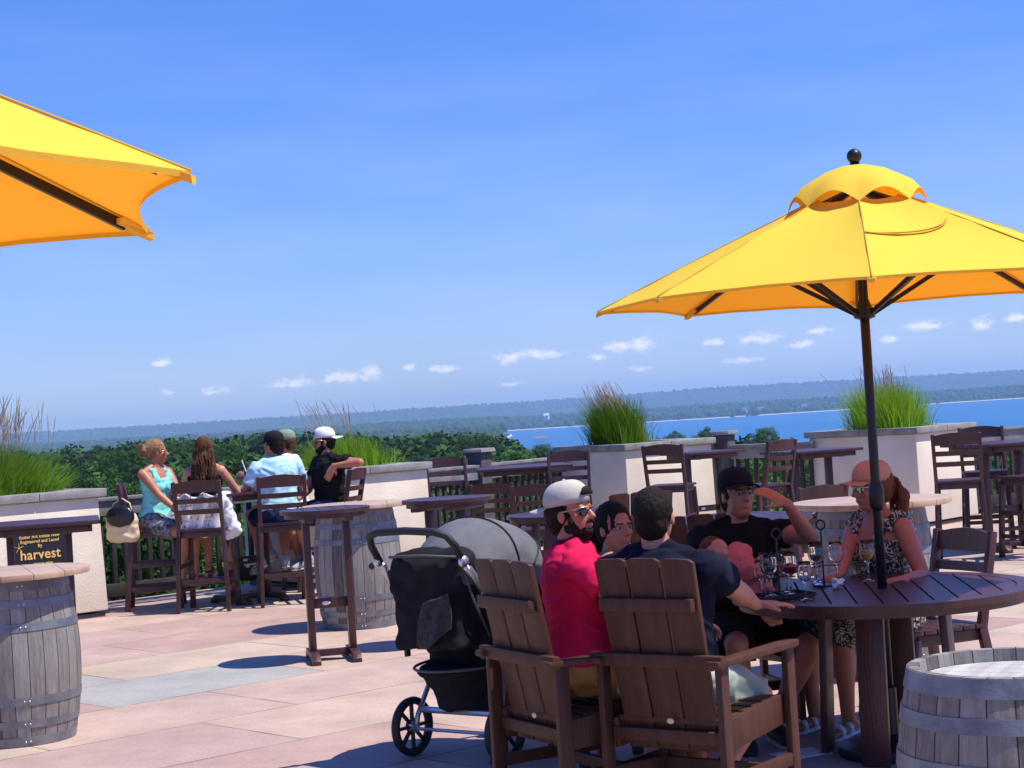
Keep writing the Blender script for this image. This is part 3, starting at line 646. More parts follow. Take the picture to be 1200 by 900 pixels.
def make_adir(name, label):
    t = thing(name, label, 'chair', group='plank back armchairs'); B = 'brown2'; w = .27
    for s in (-1, 1):
        MB().beam((s*w, -.27, 0), (s*w, -.27, .64), .03, .06, (0, 1, 0)).build('leg', B, t, bevel=.005)
        MB().beam((s*w, .25, 0), (s*w, .25, .64), .03, .062, (0, 1, 0)).build('leg', B, t, bevel=.005)
        am = MB().prism([(s*(w-.035), -.34), (s*(w+.03), -.34), (s*(w+.04), -.1), (s*(w+.045), .25), (s*(w+.025), .31), (s*(w-.02), .31), (s*(w-.04), .22), (s*(w-.035), 0)], .642, .668).build('arm', B, t, bevel=.006)
        MB().beam((s*(w-.03), -.25, .36), (s*(w-.03), .24, .4), .026, .12).build('seat_rail', B, t, bevel=.004)
    sm = MB()
    for i in range(6): sm.box((0, -.2+.085*i, .418+.012*i/2.5+ (0 if i < 5 else -.008)), (2*w-.07, .077, .024))
    sm.build('seat', B, t, bevel=.005)
    # fan of three back planks with rounded tops
    for i, x in enumerate((-1, 0, 1)):
        m = MB(); th = .024; n = 7; front = []; 
        xb0, xb1 = (x*.14-.066, x*.14+.066); xt0, xt1 = (x*.153-.0715, x*.153+.0715)
        def P_(xx, s, z): yb = -.2-.15*(z-.3)/.75; return V((xx, yb+s*th/2, z))
        out = [(xb0, .3), (xb1, .3)]
        for j in range(n+1):
            u = j/n; xx = xt1+(xt0-xt1)*u; z = 1.06-.12*xx*xx + (-.01 if (u < .05 or u > .95) else 0); out.append((xx, z))
        vs = [P_(a, -1, z) for a, z in out]+[P_(a, 1, z) for a, z in out]; k = len(out)
        m.add(vs, [tuple(range(k)), tuple(reversed(range(k, 2*k)))]+[(i_, (i_+1) % k, k+(i_+1) % k, k+i_) for i_ in range(k)])
        m.build('back_plank', B, t, bevel=.004)
    for z, hw in ((.88, .21), (.66, .3), (.36, .25)):
        yb = -.2-.15*(z-.3)/.75-.032
        MB().beam((-hw, yb, z), (hw, yb, z), .034, .052).build('back_brace', B, t, bevel=.005)
    o = MB().ell((0, 0, 0), (.017, .003, .011)).build('badge', 'cream', t); o.location = (.02, -.225-.034, .42)
    MB().beam((-w, -.27, .2), (-w, .25, .2), .024, .05).build('stretcher', B, t, bevel=.004); MB().beam((w, -.27, .2), (w, .25, .2), .024, .05).build('stretcher', B, t, bevel=.004)
    MB().beam((-w, 0, .2), (w, 0, .2), .024, .05).build('stretcher', B, t, bevel=.004)
    return t
def clip_disc(r, x0, x1, n=14):
    x0 = max(-r, x0); x1 = min(r, x1); pts = []
    for i in range(n+1): x = x0+(x1-x0)*i/n; pts.append((x, -math.sqrt(max(0, r*r-x*x))))
    for i in range(n+1): x = x1+(x0-x1)*i/n; pts.append((x, math.sqrt(max(0, r*r-x*x))))
    out = []
    for p in pts:
        if not out or (abs(p[0]-out[-1][0])+abs(p[1]-out[-1][1])) > 1e-5: out.append(p)
    if abs(out[0][0]-out[-1][0])+abs(out[0][1]-out[-1][1]) < 1e-5: out.pop()
    return out
def slat_top(r, z, t, mat_='brown', rim=.075, n=7, thick=.028, rot=0, bevel=.004):
    m = MB(); m.ring(r-rim, r, z-thick, z, 72); m.ring(r-rim-.03, r-.03, z-thick-.03, z-thick-.001, 72)
    ri = r-rim-.004; w_ = 2*ri/n; M = Matrix.Rotation(rot, 3, 'Z')
    for i in range(n):
        poly = clip_disc(ri, -ri+i*w_+.005, -ri+(i+1)*w_-.005)
        poly = [tuple((M @ V((x, y, 0)))[:2]) for x, y in poly]
        m.prism(poly, z-thick+.002, z-.001)
    return m.build('tabletop', mat_, t, bevel=0)
def bar_table(name, label, r, loc, rz, square=False, h=1.06, apron=False):
    t = thing(name, label, 'bar table', loc, rz, 'brown bar tables on the terrace')
    if square:
        m = MB(); n = 6
        for i in range(n): m.box((0, -r+(i+.5)*2*r/n, h-.014), (2*r, 2*r/n-.006, .028))
        m.build('tabletop', 'brown', t, bevel=.004)
        a = MB()
        for s in (-1, 1): a.box((s*(r-.07), 0, h-.054), (.03, 2*r-.14, .05)); a.box((0, s*(r-.07), h-.054), (2*r-.17, .03, .05))
        a.build('apron', 'brown', t, bevel=.003)
    else: slat_top(r, h, t, n=5, rim=.05)
    k = .14 if not square else .2
    for s in (-1, 1):
        MB().box((s*k, 0, (h-.03)/2+.03), (.05, .095, h-.09)).build('post', 'brown', t, bevel=.005)
        fm_ = MB(); L2 = .26 if not square else .34; x0 = s*k
        pts = [(-L2, 0), (-L2+.06, 0), (-L2+.09, .018), (L2-.09, .018), (L2-.06, 0), (L2, 0), (L2, .03), (L2-.07, .075), (-L2+.07, .075), (-L2, .03)]
        vs = [V((x0-.03, y, z)) for y, z in pts]+[V((x0+.03, y, z)) for y, z in pts]; n = len(pts)
        fm_.add(vs, [tuple(range(n)), tuple(reversed(range(n, 2*n)))]+[(i, (i+1) % n, n+(i+1) % n, n+i) for i in range(n)])
        fm_.build('foot', 'brown', t, bevel=.004)
        MB().box((s*k, 0, h-.06), (.06, 2*r*.75, .05)).build('top_support', 'brown', t, bevel=.004)
    MB().box((0, 0, .4), (2*k-.05, .03, .07)).build('stretcher', 'brown', t, bevel=.004)
    o = MB().ell((0, 0, 0), (.03, .004, .014)).build('badge', 'paper', t); o.location = (-.03, -.018, .4)
    MB().box((0, 0, .055), (2*k-.06, .06, .045)).build('base_rail', 'brown', t, bevel=.004)
    return t
# barrel with staves coloured one by one
bm_ = bpy.data.materials.new('weathered_barrel_staves'); bm_.use_nodes = True; nt = bm_.node_tree; N = nt.nodes; L = nt.links; p = N['Principled BSDF']; p.inputs['Roughness'].default_value = .8
tc = N.new('ShaderNodeTexCoord'); se = N.new('ShaderNodeSeparateXYZ'); L.new(tc.outputs['Object'], se.inputs[0])
def mt2(op, a, b=None):
    n = N.new('ShaderNodeMath'); n.operation = op
    for i, x in enumerate((a, b)):
        if x is None: continue
        if isinstance(x, (int, float)): n.inputs[i].default_value = x
        else: L.new(x, n.inputs[i])
    return n.outputs[0]
NS = 26
ang = mt2('MULTIPLY', mt2('ADD', mt2('ARCTAN2', se.outputs[1], se.outputs[0]), math.pi), NS/(2*math.pi))
wn = N.new('ShaderNodeTexWhiteNoise'); wn.noise_dimensions = '1D'; L.new(mt2('FLOOR', ang), wn.inputs['W'])
fr = mt2('FRACT', ang); edge = mt2('MINIMUM', fr, mt2('SUBTRACT', 1, fr))
mp = N.new('ShaderNodeMapping'); mp.inputs['Scale'].default_value = (9, 9, 1.2); L.new(tc.outputs['Object'], mp.inputs[0])
nz_ = N.new('ShaderNodeTexNoise'); nz_.inputs['Scale'].default_value = 5; nz_.inputs['Detail'].default_value = 7; nz_.inputs['Roughness'].default_value = .7; L.new(mp.outputs[0], nz_.inputs['Vector'])
mixv = mt2('ADD', mt2('MULTIPLY', wn.outputs[0], .4), mt2('MULTIPLY', nz_.outputs[0], .9))
cr = N.new('ShaderNodeValToRGB'); E = cr.color_ramp.elements; E[0].position = .36; E[0].color = (.085, .066, .06, 1); E[1].position = .95; E[1].color = (.34, .315, .295, 1); e = E.new(.62); e.color = (.2, .18, .165, 1)
L.new(mixv, cr.inputs[0])
gp_ = N.new('ShaderNodeMapRange'); gp_.inputs[1].default_value = .012; gp_.inputs[2].default_value = .035; L.new(edge, gp_.inputs[0])
mx = N.new('ShaderNodeMix'); mx.data_type = 'RGBA'; mx.inputs[6].default_value = (.03, .024, .02, 1); L.new(gp_.outputs[0], mx.inputs[0]); L.new(cr.outputs[0], mx.inputs[7]); L.new(mx.outputs[2], p.inputs['Base Color'])
bp = N.new('ShaderNodeBump'); bp.inputs['Strength'].default_value = .6; bp.inputs['Distance'].default_value = .006; L.new(mt2('ADD', nz_.outputs[0], gp_.outputs[0]), bp.inputs['Height']); L.new(bp.outputs[0], p.inputs['Normal'])
MT['staves'] = bm_
def barrel(name, label, loc, rz, h=.93, top=None, bung=None, r0_=.3, r1_=.355, top_r=.43):
    t = thing(name, label, 'barrel', loc, rz, 'wine barrels on the terrace')
    def rad(z): u = 2*z/h-1; return r0_+(r1_-r0_)*(1-u*u)
    prof = [(.001, .035), (rad(0)-.03, .035), (rad(0)-.03, 0)]+[(rad(h*i/16), h*i/16) for i in range(17)]+[(rad(h)-.028, h), (rad(h)-.032, h-.045), (.001, h-.045)]
    MB().lathe(prof, 64).build('staves', 'staves', t)
    hd = MB()
    for i in range(7):
        R_ = rad(h)-.034; w_ = 2*R_/7; poly = clip_disc(R_, -R_+i*w_+.001, -R_+(i+1)*w_-.001); hd.prism(poly, h-.044, h-.036)
    hd.build('head', 'headwood', t)
    for z, w_ in ((h-.028, .052), (h-.125, .042), (h-.25, .045), (.25, .045), (.125, .042), (.028, .052)):
        q = MB(); pr = []
        for zz in (z-w_/2, z-w_/2, z+w_/2, z+w_/2): pr.append(zz)
        zlo, zhi = max(0.0, z-w_/2), min(h-.002, z+w_/2)
        o_ = .0035
        vs = []; n = 64
        for i in range(n):
            a = 2*math.pi*i/n; k = V((math.cos(a), math.sin(a), 0))
            vs += [k*(rad(zlo)+.0002)+V((0, 0, zlo)), k*(rad(zlo)+o_)+V((0, 0, zlo)), k*(rad(zhi)+o_)+V((0, 0, zhi)), k*(rad(zhi)+.0002)+V((0, 0, zhi))]
        fs = []
        for i in range(n):
            a = i*4; b = ((i+1) % n)*4
            for k in range(4): fs.append((a+k, b+k, b+(k+1) % 4, a+(k+1) % 4))
        q.add(vs, fs); ho_ = q.build('hoop', 'hoop', t)
        rv = MB()
        for a0 in (-1.55, -1.47):
            for dz in ((0,)):
                rr = rad(z)+o_; rv.ell((math.cos(a0)*rr, math.sin(a0)*rr, z), (.0065, .0065, .0065), n=8, m=5)
        rv.build('rivet', 'silver', ho_, smooth=True)
    if bung is not None:
        a = bung; rr = rad(h*.53); d = V((math.cos(a), math.sin(a), 0)); c = d*rr+V((0, 0, h*.53)); s_, u_ = frame(d)
        MB().loft([(c-d*.01, s_*.026, u_*.026), (c+d*.0015, s_*.026, u_*.026)], 20).build('bung_hole', 'black', t)
    if top:
        m = MB(); R_ = top_r; zt = h+.006; n = 5; w_ = 2*R_/n
        for i in range(n): m.prism(clip_disc(R_, -R_+i*w_+.0008, -R_+(i+1)*w_-.0008, 20), zt, zt+.034)
        m.build('tabletop', top, t, bevel=.004)
    return t
# --- barrels
b1c = gp(24, 866); barrel('barrel_table', 'wine barrel table nearest the left edge with pale wood top in front of the sign', (b1c.x, b1c.y, 0), R(20), .9, 'topwood', R(-97)-R(20), top_r=.43)
b2c = gp(424, 733); barrel('barrel_table', 'wine barrel table with pale wood top behind the small round bar table', (b2c.x, b2c.y, 0), R(5), .95, 'topwood', R(-72), top_r=.43)
b3c = at(1190, 790, 5.0); barrel('wine_barrel', 'open topped old barrel without a table top in the near corner', (b3c.x, 5.0, 0), R(60), .87, None, None, .292, .345)
b4c = at(1020, 583, 10.5); barrel('barrel_table', 'barrel table with white sunlit top behind the woman in the salmon cap', (b4c.x, 10.5, 0), R(30), .97, 'topwood', None, top_r=.46)
# --- bar tables
p_ = gp(391, 773); bar_table('bar_table', 'small round bar table on two posts in front of the wooden barrel', .315, (p_.x, p_.y, 0), R(12))
p_ = at(523, 581, 13.0); bar_table('bar_table', 'small round bar table behind the stroller canopy', .325, (p_.x, 13.0, 0), R(-25))
p_ = at(45, 612, 12.7); bar_table('bar_table', 'square bar table in front of the black sign', .42, (p_.x, 12.7, 0), R(14), True, 1.085)
pt5 = V((gp(285, 575, 1.06).x, gp(285, 575, 1.06).y, 0)); bar_table('bar_table', 'square high table that the five friends sit around', .45, (pt5.x, pt5.y, 0), TH, True)
p_ = gp(612, 546, 1.06); bar_table('bar_table', 'long high table by the capped railing post', .5, (p_.x, p_.y, 0), R(4), True)
p_ = gp(822, 529, 1.06); bar_table('bar_table', 'high table in front of the sunlit face of the middle planter', .36, (p_.x, p_.y, 0), R(25), True)
p_ = gp(950, 527, 1.06); bar_table('bar_table', 'high table against the shaded side of the wide planter', .4, (p_.x, p_.y, 0), R(20), True)
p_ = gp(1172, 518, 1.06); bar_table('bar_table', 'square high table right of the wide planter', .42, (p_.x, p_.y, 0), R(20), True)
bar_table('bar_table', 'round bar table beyond the right edge casting a shadow on the paving', .32, (4.42, 12.0, 0), R(30))
# --- pub chairs
pub = make_pub('bar_chair', 'bar chair with a cream bag hung on it, left end of the high table')
used = [0]
def pubc(x, y, rz, label, z0=False):
    p = gp(x, y); loc = (p.x, p.y, 0)
    if not used[0]: used[0] = 1; pub.location = loc; pub.rotation_euler = (0, 0, rz); pub['label'] = label; return pub
    return dup(pub, loc, rz, label)
C1 = pubc(186, 712, face(1, .12), 'bar chair with a cream bag hung on its back under the woman in aqua')
C2 = pubc(247, 714, face(.06, 1), 'bar chair draped with a white printed cardigan under the long haired woman')
C3 = pubc(335, 707, face(-.22, 1), 'bar chair under the man in the light blue shirt')
C4 = pubc(393, 697, face(-1, .25), 'bar chair under the man in the white backwards cap')
C5 = pubc(368, 690, face(-.95, -.5), 'bar chair beyond the high table, almost hidden by the light blue shirt')
pubc(2, 709, face(.35, 1), 'bar chair cut by the left edge behind the square bar table')
pubc(533, 667, face(.15, -1), 'empty bar chair beside the sunlit end of the second planter')
pubc(672, 665, face(-.1, -1), 'empty bar chair behind the cap of the man in pink')
pubc(792, 650, face(.35, 1), 'empty bar chair in front of the windswept grass planter')
pubc(898, 655, face(-.7, .75), 'empty bar chair beside the capped post behind the man shading his eyes')
pubc(1130, 657, face(.25, 1), 'empty bar chair in front of the sunlit face of the wide planter')
pubc(1160, 640, face(-.2, -1), 'empty bar chair on the far side of the right hand high table')
pubc(1216, 652, face(-.5, 1), 'empty bar chair cut by the right edge of the view')
# --- dining chairs (low)
low = make_pub('dining_chair', 'low ladder back chair that the woman in the salmon cap sits on', .44, .91, 'low ladder back chairs')
low.location = (1.98, 9.0, 0); low.rotation_euler = (0, 0, face(-.9, -.42))
p_ = gp(585, 665); dup(low, (p_.x, p_.y, 0), face(.1, 1), 'low chair with curved top rail above the stroller canopy')
p_ = gp(636, 672); dup(low, (p_.x, p_.y, 0), face(.15, 1), 'low chair with its back just left of the cap of the man in pink')
p_ = gp(950, 700); dup(low, (p_.x, p_.y, 0), face(-.4, 1), 'low chair just behind the white topped barrel table')
# --- dining tables
def dining(name, label, r, loc, rot, n=10, lrot=R(-115)):
    t = thing(name, label, 'table', loc, 0, 'round dining tables'); slat_top(r, .75, t, n=n, rim=.09, thick=.03, rot=rot)
    for k in range(4):
        a = lrot+k*math.pi/2; c = V((math.cos(a), math.sin(a), 0))
        MB().beam(c*.3, c*.27+V((0, 0, .715)), .035, .125, c.cross(V((0, 0, 1)))).build('leg', 'brown', t, bevel=.005)
    MB().beam((-.27*math.cos(lrot), -.27*math.sin(lrot), .69), (.27*math.cos(lrot), .27*math.sin(lrot), .69), .06, .05).beam((-.27*math.sin(lrot), .27*math.cos(lrot), .688), (.27*math.sin(lrot), -.27*math.cos(lrot), .688), .06, .046).build('cross_support', 'brown', t)
    return t
TC = at(1034, 690, 8.15); TC = V((TC.x, 8.15, 0)); print('table', TC)
dining('dining_table', 'big round brown table with wine glasses under the umbrella', .68, TC, R(-6), 11)
p_ = at(855, 603, 13.6); dining('dining_table', 'empty round table in the sun behind the man shading his eyes', .62, (p_.x, 13.6, 0), R(10))
p_ = at(660, 590, 15.6); dining('dining_table', 'empty round table behind the cap of the man in pink', .5, (p_.x, 15.6, 0), R(30))
# --- adirondack style armchairs
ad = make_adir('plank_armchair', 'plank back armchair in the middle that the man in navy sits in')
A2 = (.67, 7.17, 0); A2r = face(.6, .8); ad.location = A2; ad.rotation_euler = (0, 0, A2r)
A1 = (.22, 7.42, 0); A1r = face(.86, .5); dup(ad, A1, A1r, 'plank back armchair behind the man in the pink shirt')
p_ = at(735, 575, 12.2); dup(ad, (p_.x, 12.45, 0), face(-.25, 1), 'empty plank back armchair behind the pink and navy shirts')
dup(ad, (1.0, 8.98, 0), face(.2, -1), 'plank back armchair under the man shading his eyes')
dup(low, (.17, 8.47, 0), face(.8, -.6), 'low chair under the woman in the dark floral dress')
# ================================================================ umbrellas
def transl(name, a, b, mixv):
    m = bpy.data.materials.new(name); m.use_nodes = True; nt = m.node_tree; N = nt.nodes; L = nt.links; p = N['Principled BSDF']; p.inputs['Roughness'].default_value = .8; p.inputs['Specular IOR Level'].default_value = .15; p.inputs['Base Color'].default_value = (*a, 1)
    tr = N.new('ShaderNodeBsdfTranslucent'); tr.inputs[0].default_value = (*b, 1); mxs = N.new('ShaderNodeMixShader'); mxs.inputs[0].default_value = mixv
    tc = N.new('ShaderNodeTexCoord'); nz = N.new('ShaderNodeTexNoise'); nz.inputs['Scale'].default_value = 260; nz.inputs['Detail'].default_value = 3; L.new(tc.outputs['Object'], nz.inputs['Vector'])
    n2 = N.new('ShaderNodeTexNoise'); n2.inputs['Scale'].default_value = 3.2; L.new(tc.outputs['Object'], n2.inputs['Vector'])
    ad_ = N.new('ShaderNodeMath'); ad_.operation = 'MULTIPLY_ADD'; ad_.inputs[1].default_value = 7; L.new(n2.outputs[0], ad_.inputs[0]); L.new(nz.outputs[0], ad_.inputs[2])
    bp = N.new('ShaderNodeBump'); bp.inputs['Strength'].default_value = .25; bp.inputs['Distance'].default_value = .004; L.new(ad_.outputs[0], bp.inputs['Height']); L.new(bp.outputs[0], p.inputs['Normal']); L.new(bp.outputs[0], tr.inputs['Normal'])
    L.new(p.outputs[0], mxs.inputs[1]); L.new(tr.outputs[0], mxs.inputs[2]); L.new(mxs.outputs[0], N['Material Output'].inputs[0]); return m
MT['canopy'] = transl('yellow_canvas', (1, .78, .09), (1, .22, .0), .36)
def umbrella(label, loc, rz, Rr=1.22, zr=2.09, za=2.60, sag=.035):
    t = thing('patio_umbrella', label, 'umbrella', (loc[0], loc[1], 0), rz, 'yellow patio umbrellas')
    n = 8
    def hgt(u): return za+(zr-za)*(u**1.06)
    def panelpoint(ang_k, f, u):      # rib k + fraction f between ribs, u 0..1 from apex to rim
        a0 = 2*math.pi*ang_k/n; a1 = 2*math.pi*(ang_k+1)/n
        p0 = V((math.cos(a0), math.sin(a0), 0)); p1 = V((math.cos(a1), math.sin(a1), 0)); p = (p0*(1-f)+p1*f)*Rr*u
        s = 4*f*(1-f); q = V((p.x*(1-.045*s*u*u), p.y*(1-.045*s*u*u), hgt(u)-sag*s*math.sin(math.pi*min(1, u))*.8 + .012*s*u*u)); return q
    m = MB(); us = [.2+.8*i/12 for i in range(13)]; F = 8
    for k in range(n):
        vs = [panelpoint(k, j/F, u) for u in us for j in range(F+1)]; fs = [(i*(F+1)+j, i*(F+1)+j+1, (i+1)*(F+1)+j+1, (i+1)*(F+1)+j) for i in range(12) for j in range(F)]; m.add(vs, fs)
    # hem hanging at the rim
    for k in range(n):
        vs = []
        for j in range(F+1): q = panelpoint(k, j/F, 1); vs += [q, q+V((-q.x*.003, -q.y*.003, -.012))]
        m.add(vs, [(2*j, 2*j+2, 2*j+3, 2*j+1) for j in range(F)])
    m.v = [tuple(V(q_)+V((0, 0, (.008*noise.noise(V(q_)*6)+.005*noise.noise(V((q_[0]*3, q_[1]*18, q_[2]))))*max(0, 1-((q_[0]**2+q_[1]**2)/(Rr*Rr))**2)))) for q_ in m.v]
    me = m.mesh('canopy', clean=True); bmm = bmesh.new(); bmm.from_mesh(me); bmesh.ops.remove_doubles(bmm, verts=bmm.verts, dist=.0008); bmesh.ops.recalc_face_normals(bmm, faces=bmm.faces); bmm.to_mesh(me); bmm.free(); smooth_by_angle(me, 12)
    link('canopy', me, 'canopy', t)
    v = MB(); nn = 96                                      # wind vent with scalloped edge
    prof = [(.0, za+.075), (.06, za+.072), (.14, za+.05), (.215, za+.005), (.27, za-.04), (.315, za-.115)]
    vs = []
    for r_, z_ in prof:
        for i in range(nn):
            a = 2*math.pi*i/nn; kk = abs(math.sin(a*n/2)); dz = (r_/.315)**5*(.06*kk - .005) if r_ > .15 else 0; rr = r_*(1-.05*kk*(r_/.3))
            vs.append(V((math.cos(a)*rr, math.sin(a)*rr, z_+dz)))
    v.add(vs, [(j*nn+i, j*nn+(i+1) % nn, (j+1)*nn+(i+1) % nn, (j+1)*nn+i) for j in range(len(prof)-1) for i in range(nn)])
    me = v.mesh('vent'); me.shade_smooth(); link('vent', me, 'canopy', t)
    MB().tube([(0, 0, .06), (0, 0, za+.09)], .0215, 20).build('pole', 'black', t, smooth=True)
    MB().ell((0, 0, za+.118), (.034, .034, .034), n=20, m=12).build('finial', 'black', t, smooth=True)
    MB().lathe([(.02, 1.10), (.034, 1.12), (.036, 1.2), (.026, 1.23), (.021, 1.24)], 24).build('joint_collar', 'black', t, smooth=True)
    MB().lathe([(.02, zr-.12), (.048, zr-.11), (.05, zr-.07), (.035, zr-.06), (.02, zr-.02)], 20).build('hub', 'black', t)
    MB().lathe([(.02, za-.06), (.048, za-.05), (.05, za-.02), (.02, za)], 20).build('crown_hub', 'black', t)
    for k in range(n):
        a = 2*math.pi*k/n; d = V((math.cos(a), math.sin(a), 0))
        rb = MB().beam(d*.04+V((0, 0, hgt(.03)-.03)), d*(Rr*.95)+V((0, 0, hgt(.95)-.02)), .014, .022).build('rib', 'black', t)
        MB().tube([d*(Rr*u)+V((0, 0, hgt(u)+.0015)) for u in (.2, .35, .5, .65, .8, .92, 1)], .0032, 6).build('seam', 'yellowtape', t, smooth=True)
        MB().beam(d*.045+V((0, 0, zr-.09)), d*(Rr*.5)+V((0, 0, hgt(.5)-.03)), .013, .02).build('strut', 'black', t)
        s_ = d.cross(V((0, 0, 1)))
        pk = MB(); zz = V((0, 0, 1)); c0 = d*(Rr*.93)+V((0, 0, hgt(.93)-.016)); c1 = d*(Rr*1.004)+V((0, 0, zr-.008))
        pk.add([c0-s_*.04, c0+s_*.04, c1+s_*.014, c1-s_*.014, c0-zz*.012-s_*.02, c0-zz*.012+s_*.02, c1-zz*.016+s_*.012, c1-zz*.016-s_*.012], [(0, 1, 2, 3), (7, 6, 5, 4), (1, 0, 4, 5), (2, 1, 5, 6), (3, 2, 6, 7), (0, 3, 7, 4)])
        pk.build('corner_pocket', 'canopy', t)
    MB().lathe([(.001, 0), (.24, 0), (.245, .02), (.24, .045), (.08, .07), (.035, .09), (.033, .3), (.001, .3)], 40).build('base', 'black', t)
    return t
um = umbrella('yellow umbrella standing through the big round table', (TC.x, TC.y), R(-99.5))
# a loose closing strap lying on the near panel, and its little tab
def on_panel(f, u, n=8, Rr=1.22, zr=2.09, za=2.60, sag=.035):
    a1 = 2*math.pi/n; p = (V((1, 0, 0))*(1-f)+V((math.cos(a1), math.sin(a1), 0))*f)*Rr*u; s_ = 4*f*(1-f); k = 1-.045*s_*u*u
    return V((p.x*k, p.y*k, za+(zr-za)*u**1.06-sag*s_*math.sin(math.pi*min(1, u))*.8+.012*s_*u*u))
for dz, du, lb in ((.004, 0, 0), (.007, .03, 1)):
    sp_ = MB(); q = [on_panel(-.04+.9*i/16 if i > 0 else 0, .61-.03*math.sin(i/16*math.pi)+du*math.sin(i/16*math.pi)-.13*(i/16)**3)+V((0, 0, dz)) for i in range(17)]
    for i in range(16): sp_.beam(q[i], q[i+1], .011, .003, (-.4, 0, .9))
    sp_.build('strap', 'yellowtape', um)
ua = V((-1.79, 3.36)); umbrella('yellow umbrella cut by the left edge of the view', (-1.77, 3.38), R(-6.5+0), 1.22, 2.122, 2.67)
# ================================================================ stroller
S0 = gp(523, 897); SR = face(.6, .8)
s = thing('stroller', 'black stroller with grey canopy standing beside the pink shirt', 'stroller', (S0.x+.06, S0.y+.12, 0), SR)
def wheel(x, y, r, rz=0):
    w_ = thing('wheel', None, None); w_.parent = s; w_.location = (x, y, r); w_.rotation_euler = (0, 0, rz)
    M = MB(); n = 40; vs = []; k = 8
    for i in range(n):
        a = 2*math.pi*i/n
        for j in range(k): b = 2*math.pi*j/k; rr = r-.019+.019*math.cos(b); vs.append(V((.024*math.sin(b), math.cos(a)*rr, math.sin(a)*rr)))
    M.add(vs, [(i*k+j, i*k+(j+1) % k, ((i+1) % n)*k+(j+1) % k, ((i+1) % n)*k+j) for i in range(n) for j in range(k)]); M.build('tyre', 'blackplastic', w_, smooth=True)
    rm = MB()
    for i in range(8):
        a = 2*math.pi*i/8; rm.beam((0, math.cos(a)*.02, math.sin(a)*.02), (0, math.cos(a)*(r-.026), math.sin(a)*(r-.026)), .014, .016, (1, 0, 0))
    rm.loft([(V((-.022, 0, 0)), V((0, .028, 0)), V((0, 0, .028))), (V((.022, 0, 0)), V((0, .028, 0)), V((0, 0, .028)))], 20)
    rm.add([V((x_, math.cos(a)*rr, math.sin(a)*rr)) for i in range(32) for a in [2*math.pi*i/32] for x_, rr in ((-.01, r-.034), (.01, r-.034), (.01, r-.022), (-.01, r-.022))], [(i*4+k_, ((i+1) % 32)*4+k_, ((i+1) % 32)*4+(k_+1) % 4, i*4+(k_+1) % 4) for i in range(32) for k_ in range(4)])
    rm.build('rim', 'blackplastic', w_)
for x, y, r in ((-.285, 0, .145), (.285, 0, .145), (-.2, .62, .11), (.2, .62, .11)): wheel(x, y, r)
for sg_ in (-1, 1):
    MB().tube([(sg_*.255, -.2, .97), (sg_*.255, .02, .72), (sg_*.25, .3, .42), (sg_*.22, .56, .2), (sg_*.2, .62, .12)], .014, 10).build('frame_tube', 'silver', s, smooth=True)
    MB().tube([(sg_*.25, .22, .5), (sg_*.262, .02, .2), (sg_*.262, 0, .135)], .013, 10).build('rear_leg', 'silver', s, smooth=True)
    MB().ell((sg_*.262, -.205, .975), (.024, .03, .03)).build('handle_joint', 'silver', s, smooth=True)
    MB().beam((sg_*.262, -.17, .94), (sg_*.262, -.07, .825), .02, .034, (0, 1, 0)).build('slider_cover', 'silver', s, bevel=.004)
MB().tube([(-.27, 0, .135), (.27, 0, .135)], .009, 8).build('axle', 'silver', s); MB().tube([(-.25, .03, .225), (.25, .03, .225)], .016, 10).build('cross_bar', 'silver', s)
MB().tube([(-.19, .62, .12), (.19, .62, .12)], .009, 8).build('front_axle', 'silver', s)
hp = [(-.255, -.2, .97), (-.258, -.25, 1.05)]+[(-.235+.235*(1-math.cos(a))*0-.02*0+x_, y_, z_) for a, x_, y_, z_ in ((0, 0.0, -.285, 1.1), (0, .06, -.3, 1.12), (0, .235, -.305, 1.127), (0, .41, -.3, 1.12), (0, .47, -.285, 1.1))]+[(.258, -.25, 1.05), (.255, -.2, .97)]
MB().tube(hp, .0185, 12).build('handle', 'blackplastic', s, smooth=True)
m = MB()
for t_ in range(9):
    u = t_/8; m.capsule((-.17, -.1+.24*u, .95-.46*u), (.17, -.1+.24*u, .95-.46*u), .075, .075)
m.capsule((-.16, .14, .5), (-.16, .42, .5), .06, .06); m.capsule((.16, .14, .5), (.16, .42, .5), .06, .06); m.box((0, .28, .5), (.36, .32, .09)); m.box((0, -.14, .9), (.42, .1, .13)); m.box((0, -.09, .73), (.38, .2, .34))
for sg_ in (-1, 1): m.capsule((sg_*.2, .0, .85), (sg_*.2, .4, .56), .045, .04); m.box((sg_*.2, .16, .68), (.05, .3, .26))
blob(m, 'seat_shell', 'fabric_black', s, .014, 5, .012, 9, .008)
m = MB(); rings = []
for z_, y0_, y1_, hw in ((.24, -.02, .46, .19), (.32, -.06, .5, .215), (.40, -.13, .53, .235), (.445, -.2, .55, .245)):
    rings.append((V((0, (y0_+y1_)/2, z_)), V((hw, 0, 0)), V((0, (y1_-y0_)/2, 0))))
m.loft(rings, 28); blob(m, 'storage_basket', 'fabric_black', s, .014, 2, .014, 10, .008)
m = MB(); nu, nv = 26, 18; vs = []                      # canopy: a fan of hoops round the side pivots
for i in range(nu):
    fa = R(158-172*i/(nu-1))
    for j in range(nv):
        b = math.pi*j/(nv-1); x_ = math.cos(b)*.27; rad_ = .325*(abs(math.sin(b))**.55)*(1+.018*math.cos(i*math.pi/4.2)); vs.append(V((x_, .23+math.cos(fa)*rad_*1.12, .83+math.sin(fa)*rad_*.97)))
m.add(vs, [(i*nv+j, i*nv+j+1, (i+1)*nv+j+1, (i+1)*nv+j) for i in range(nu-1) for j in range(nv-1)])
cn_ = m.build('canopy', 'fabric_grey', s, smooth=True); so2 = cn_.modifiers.new('t', 'SOLIDIFY'); so2.thickness = .008
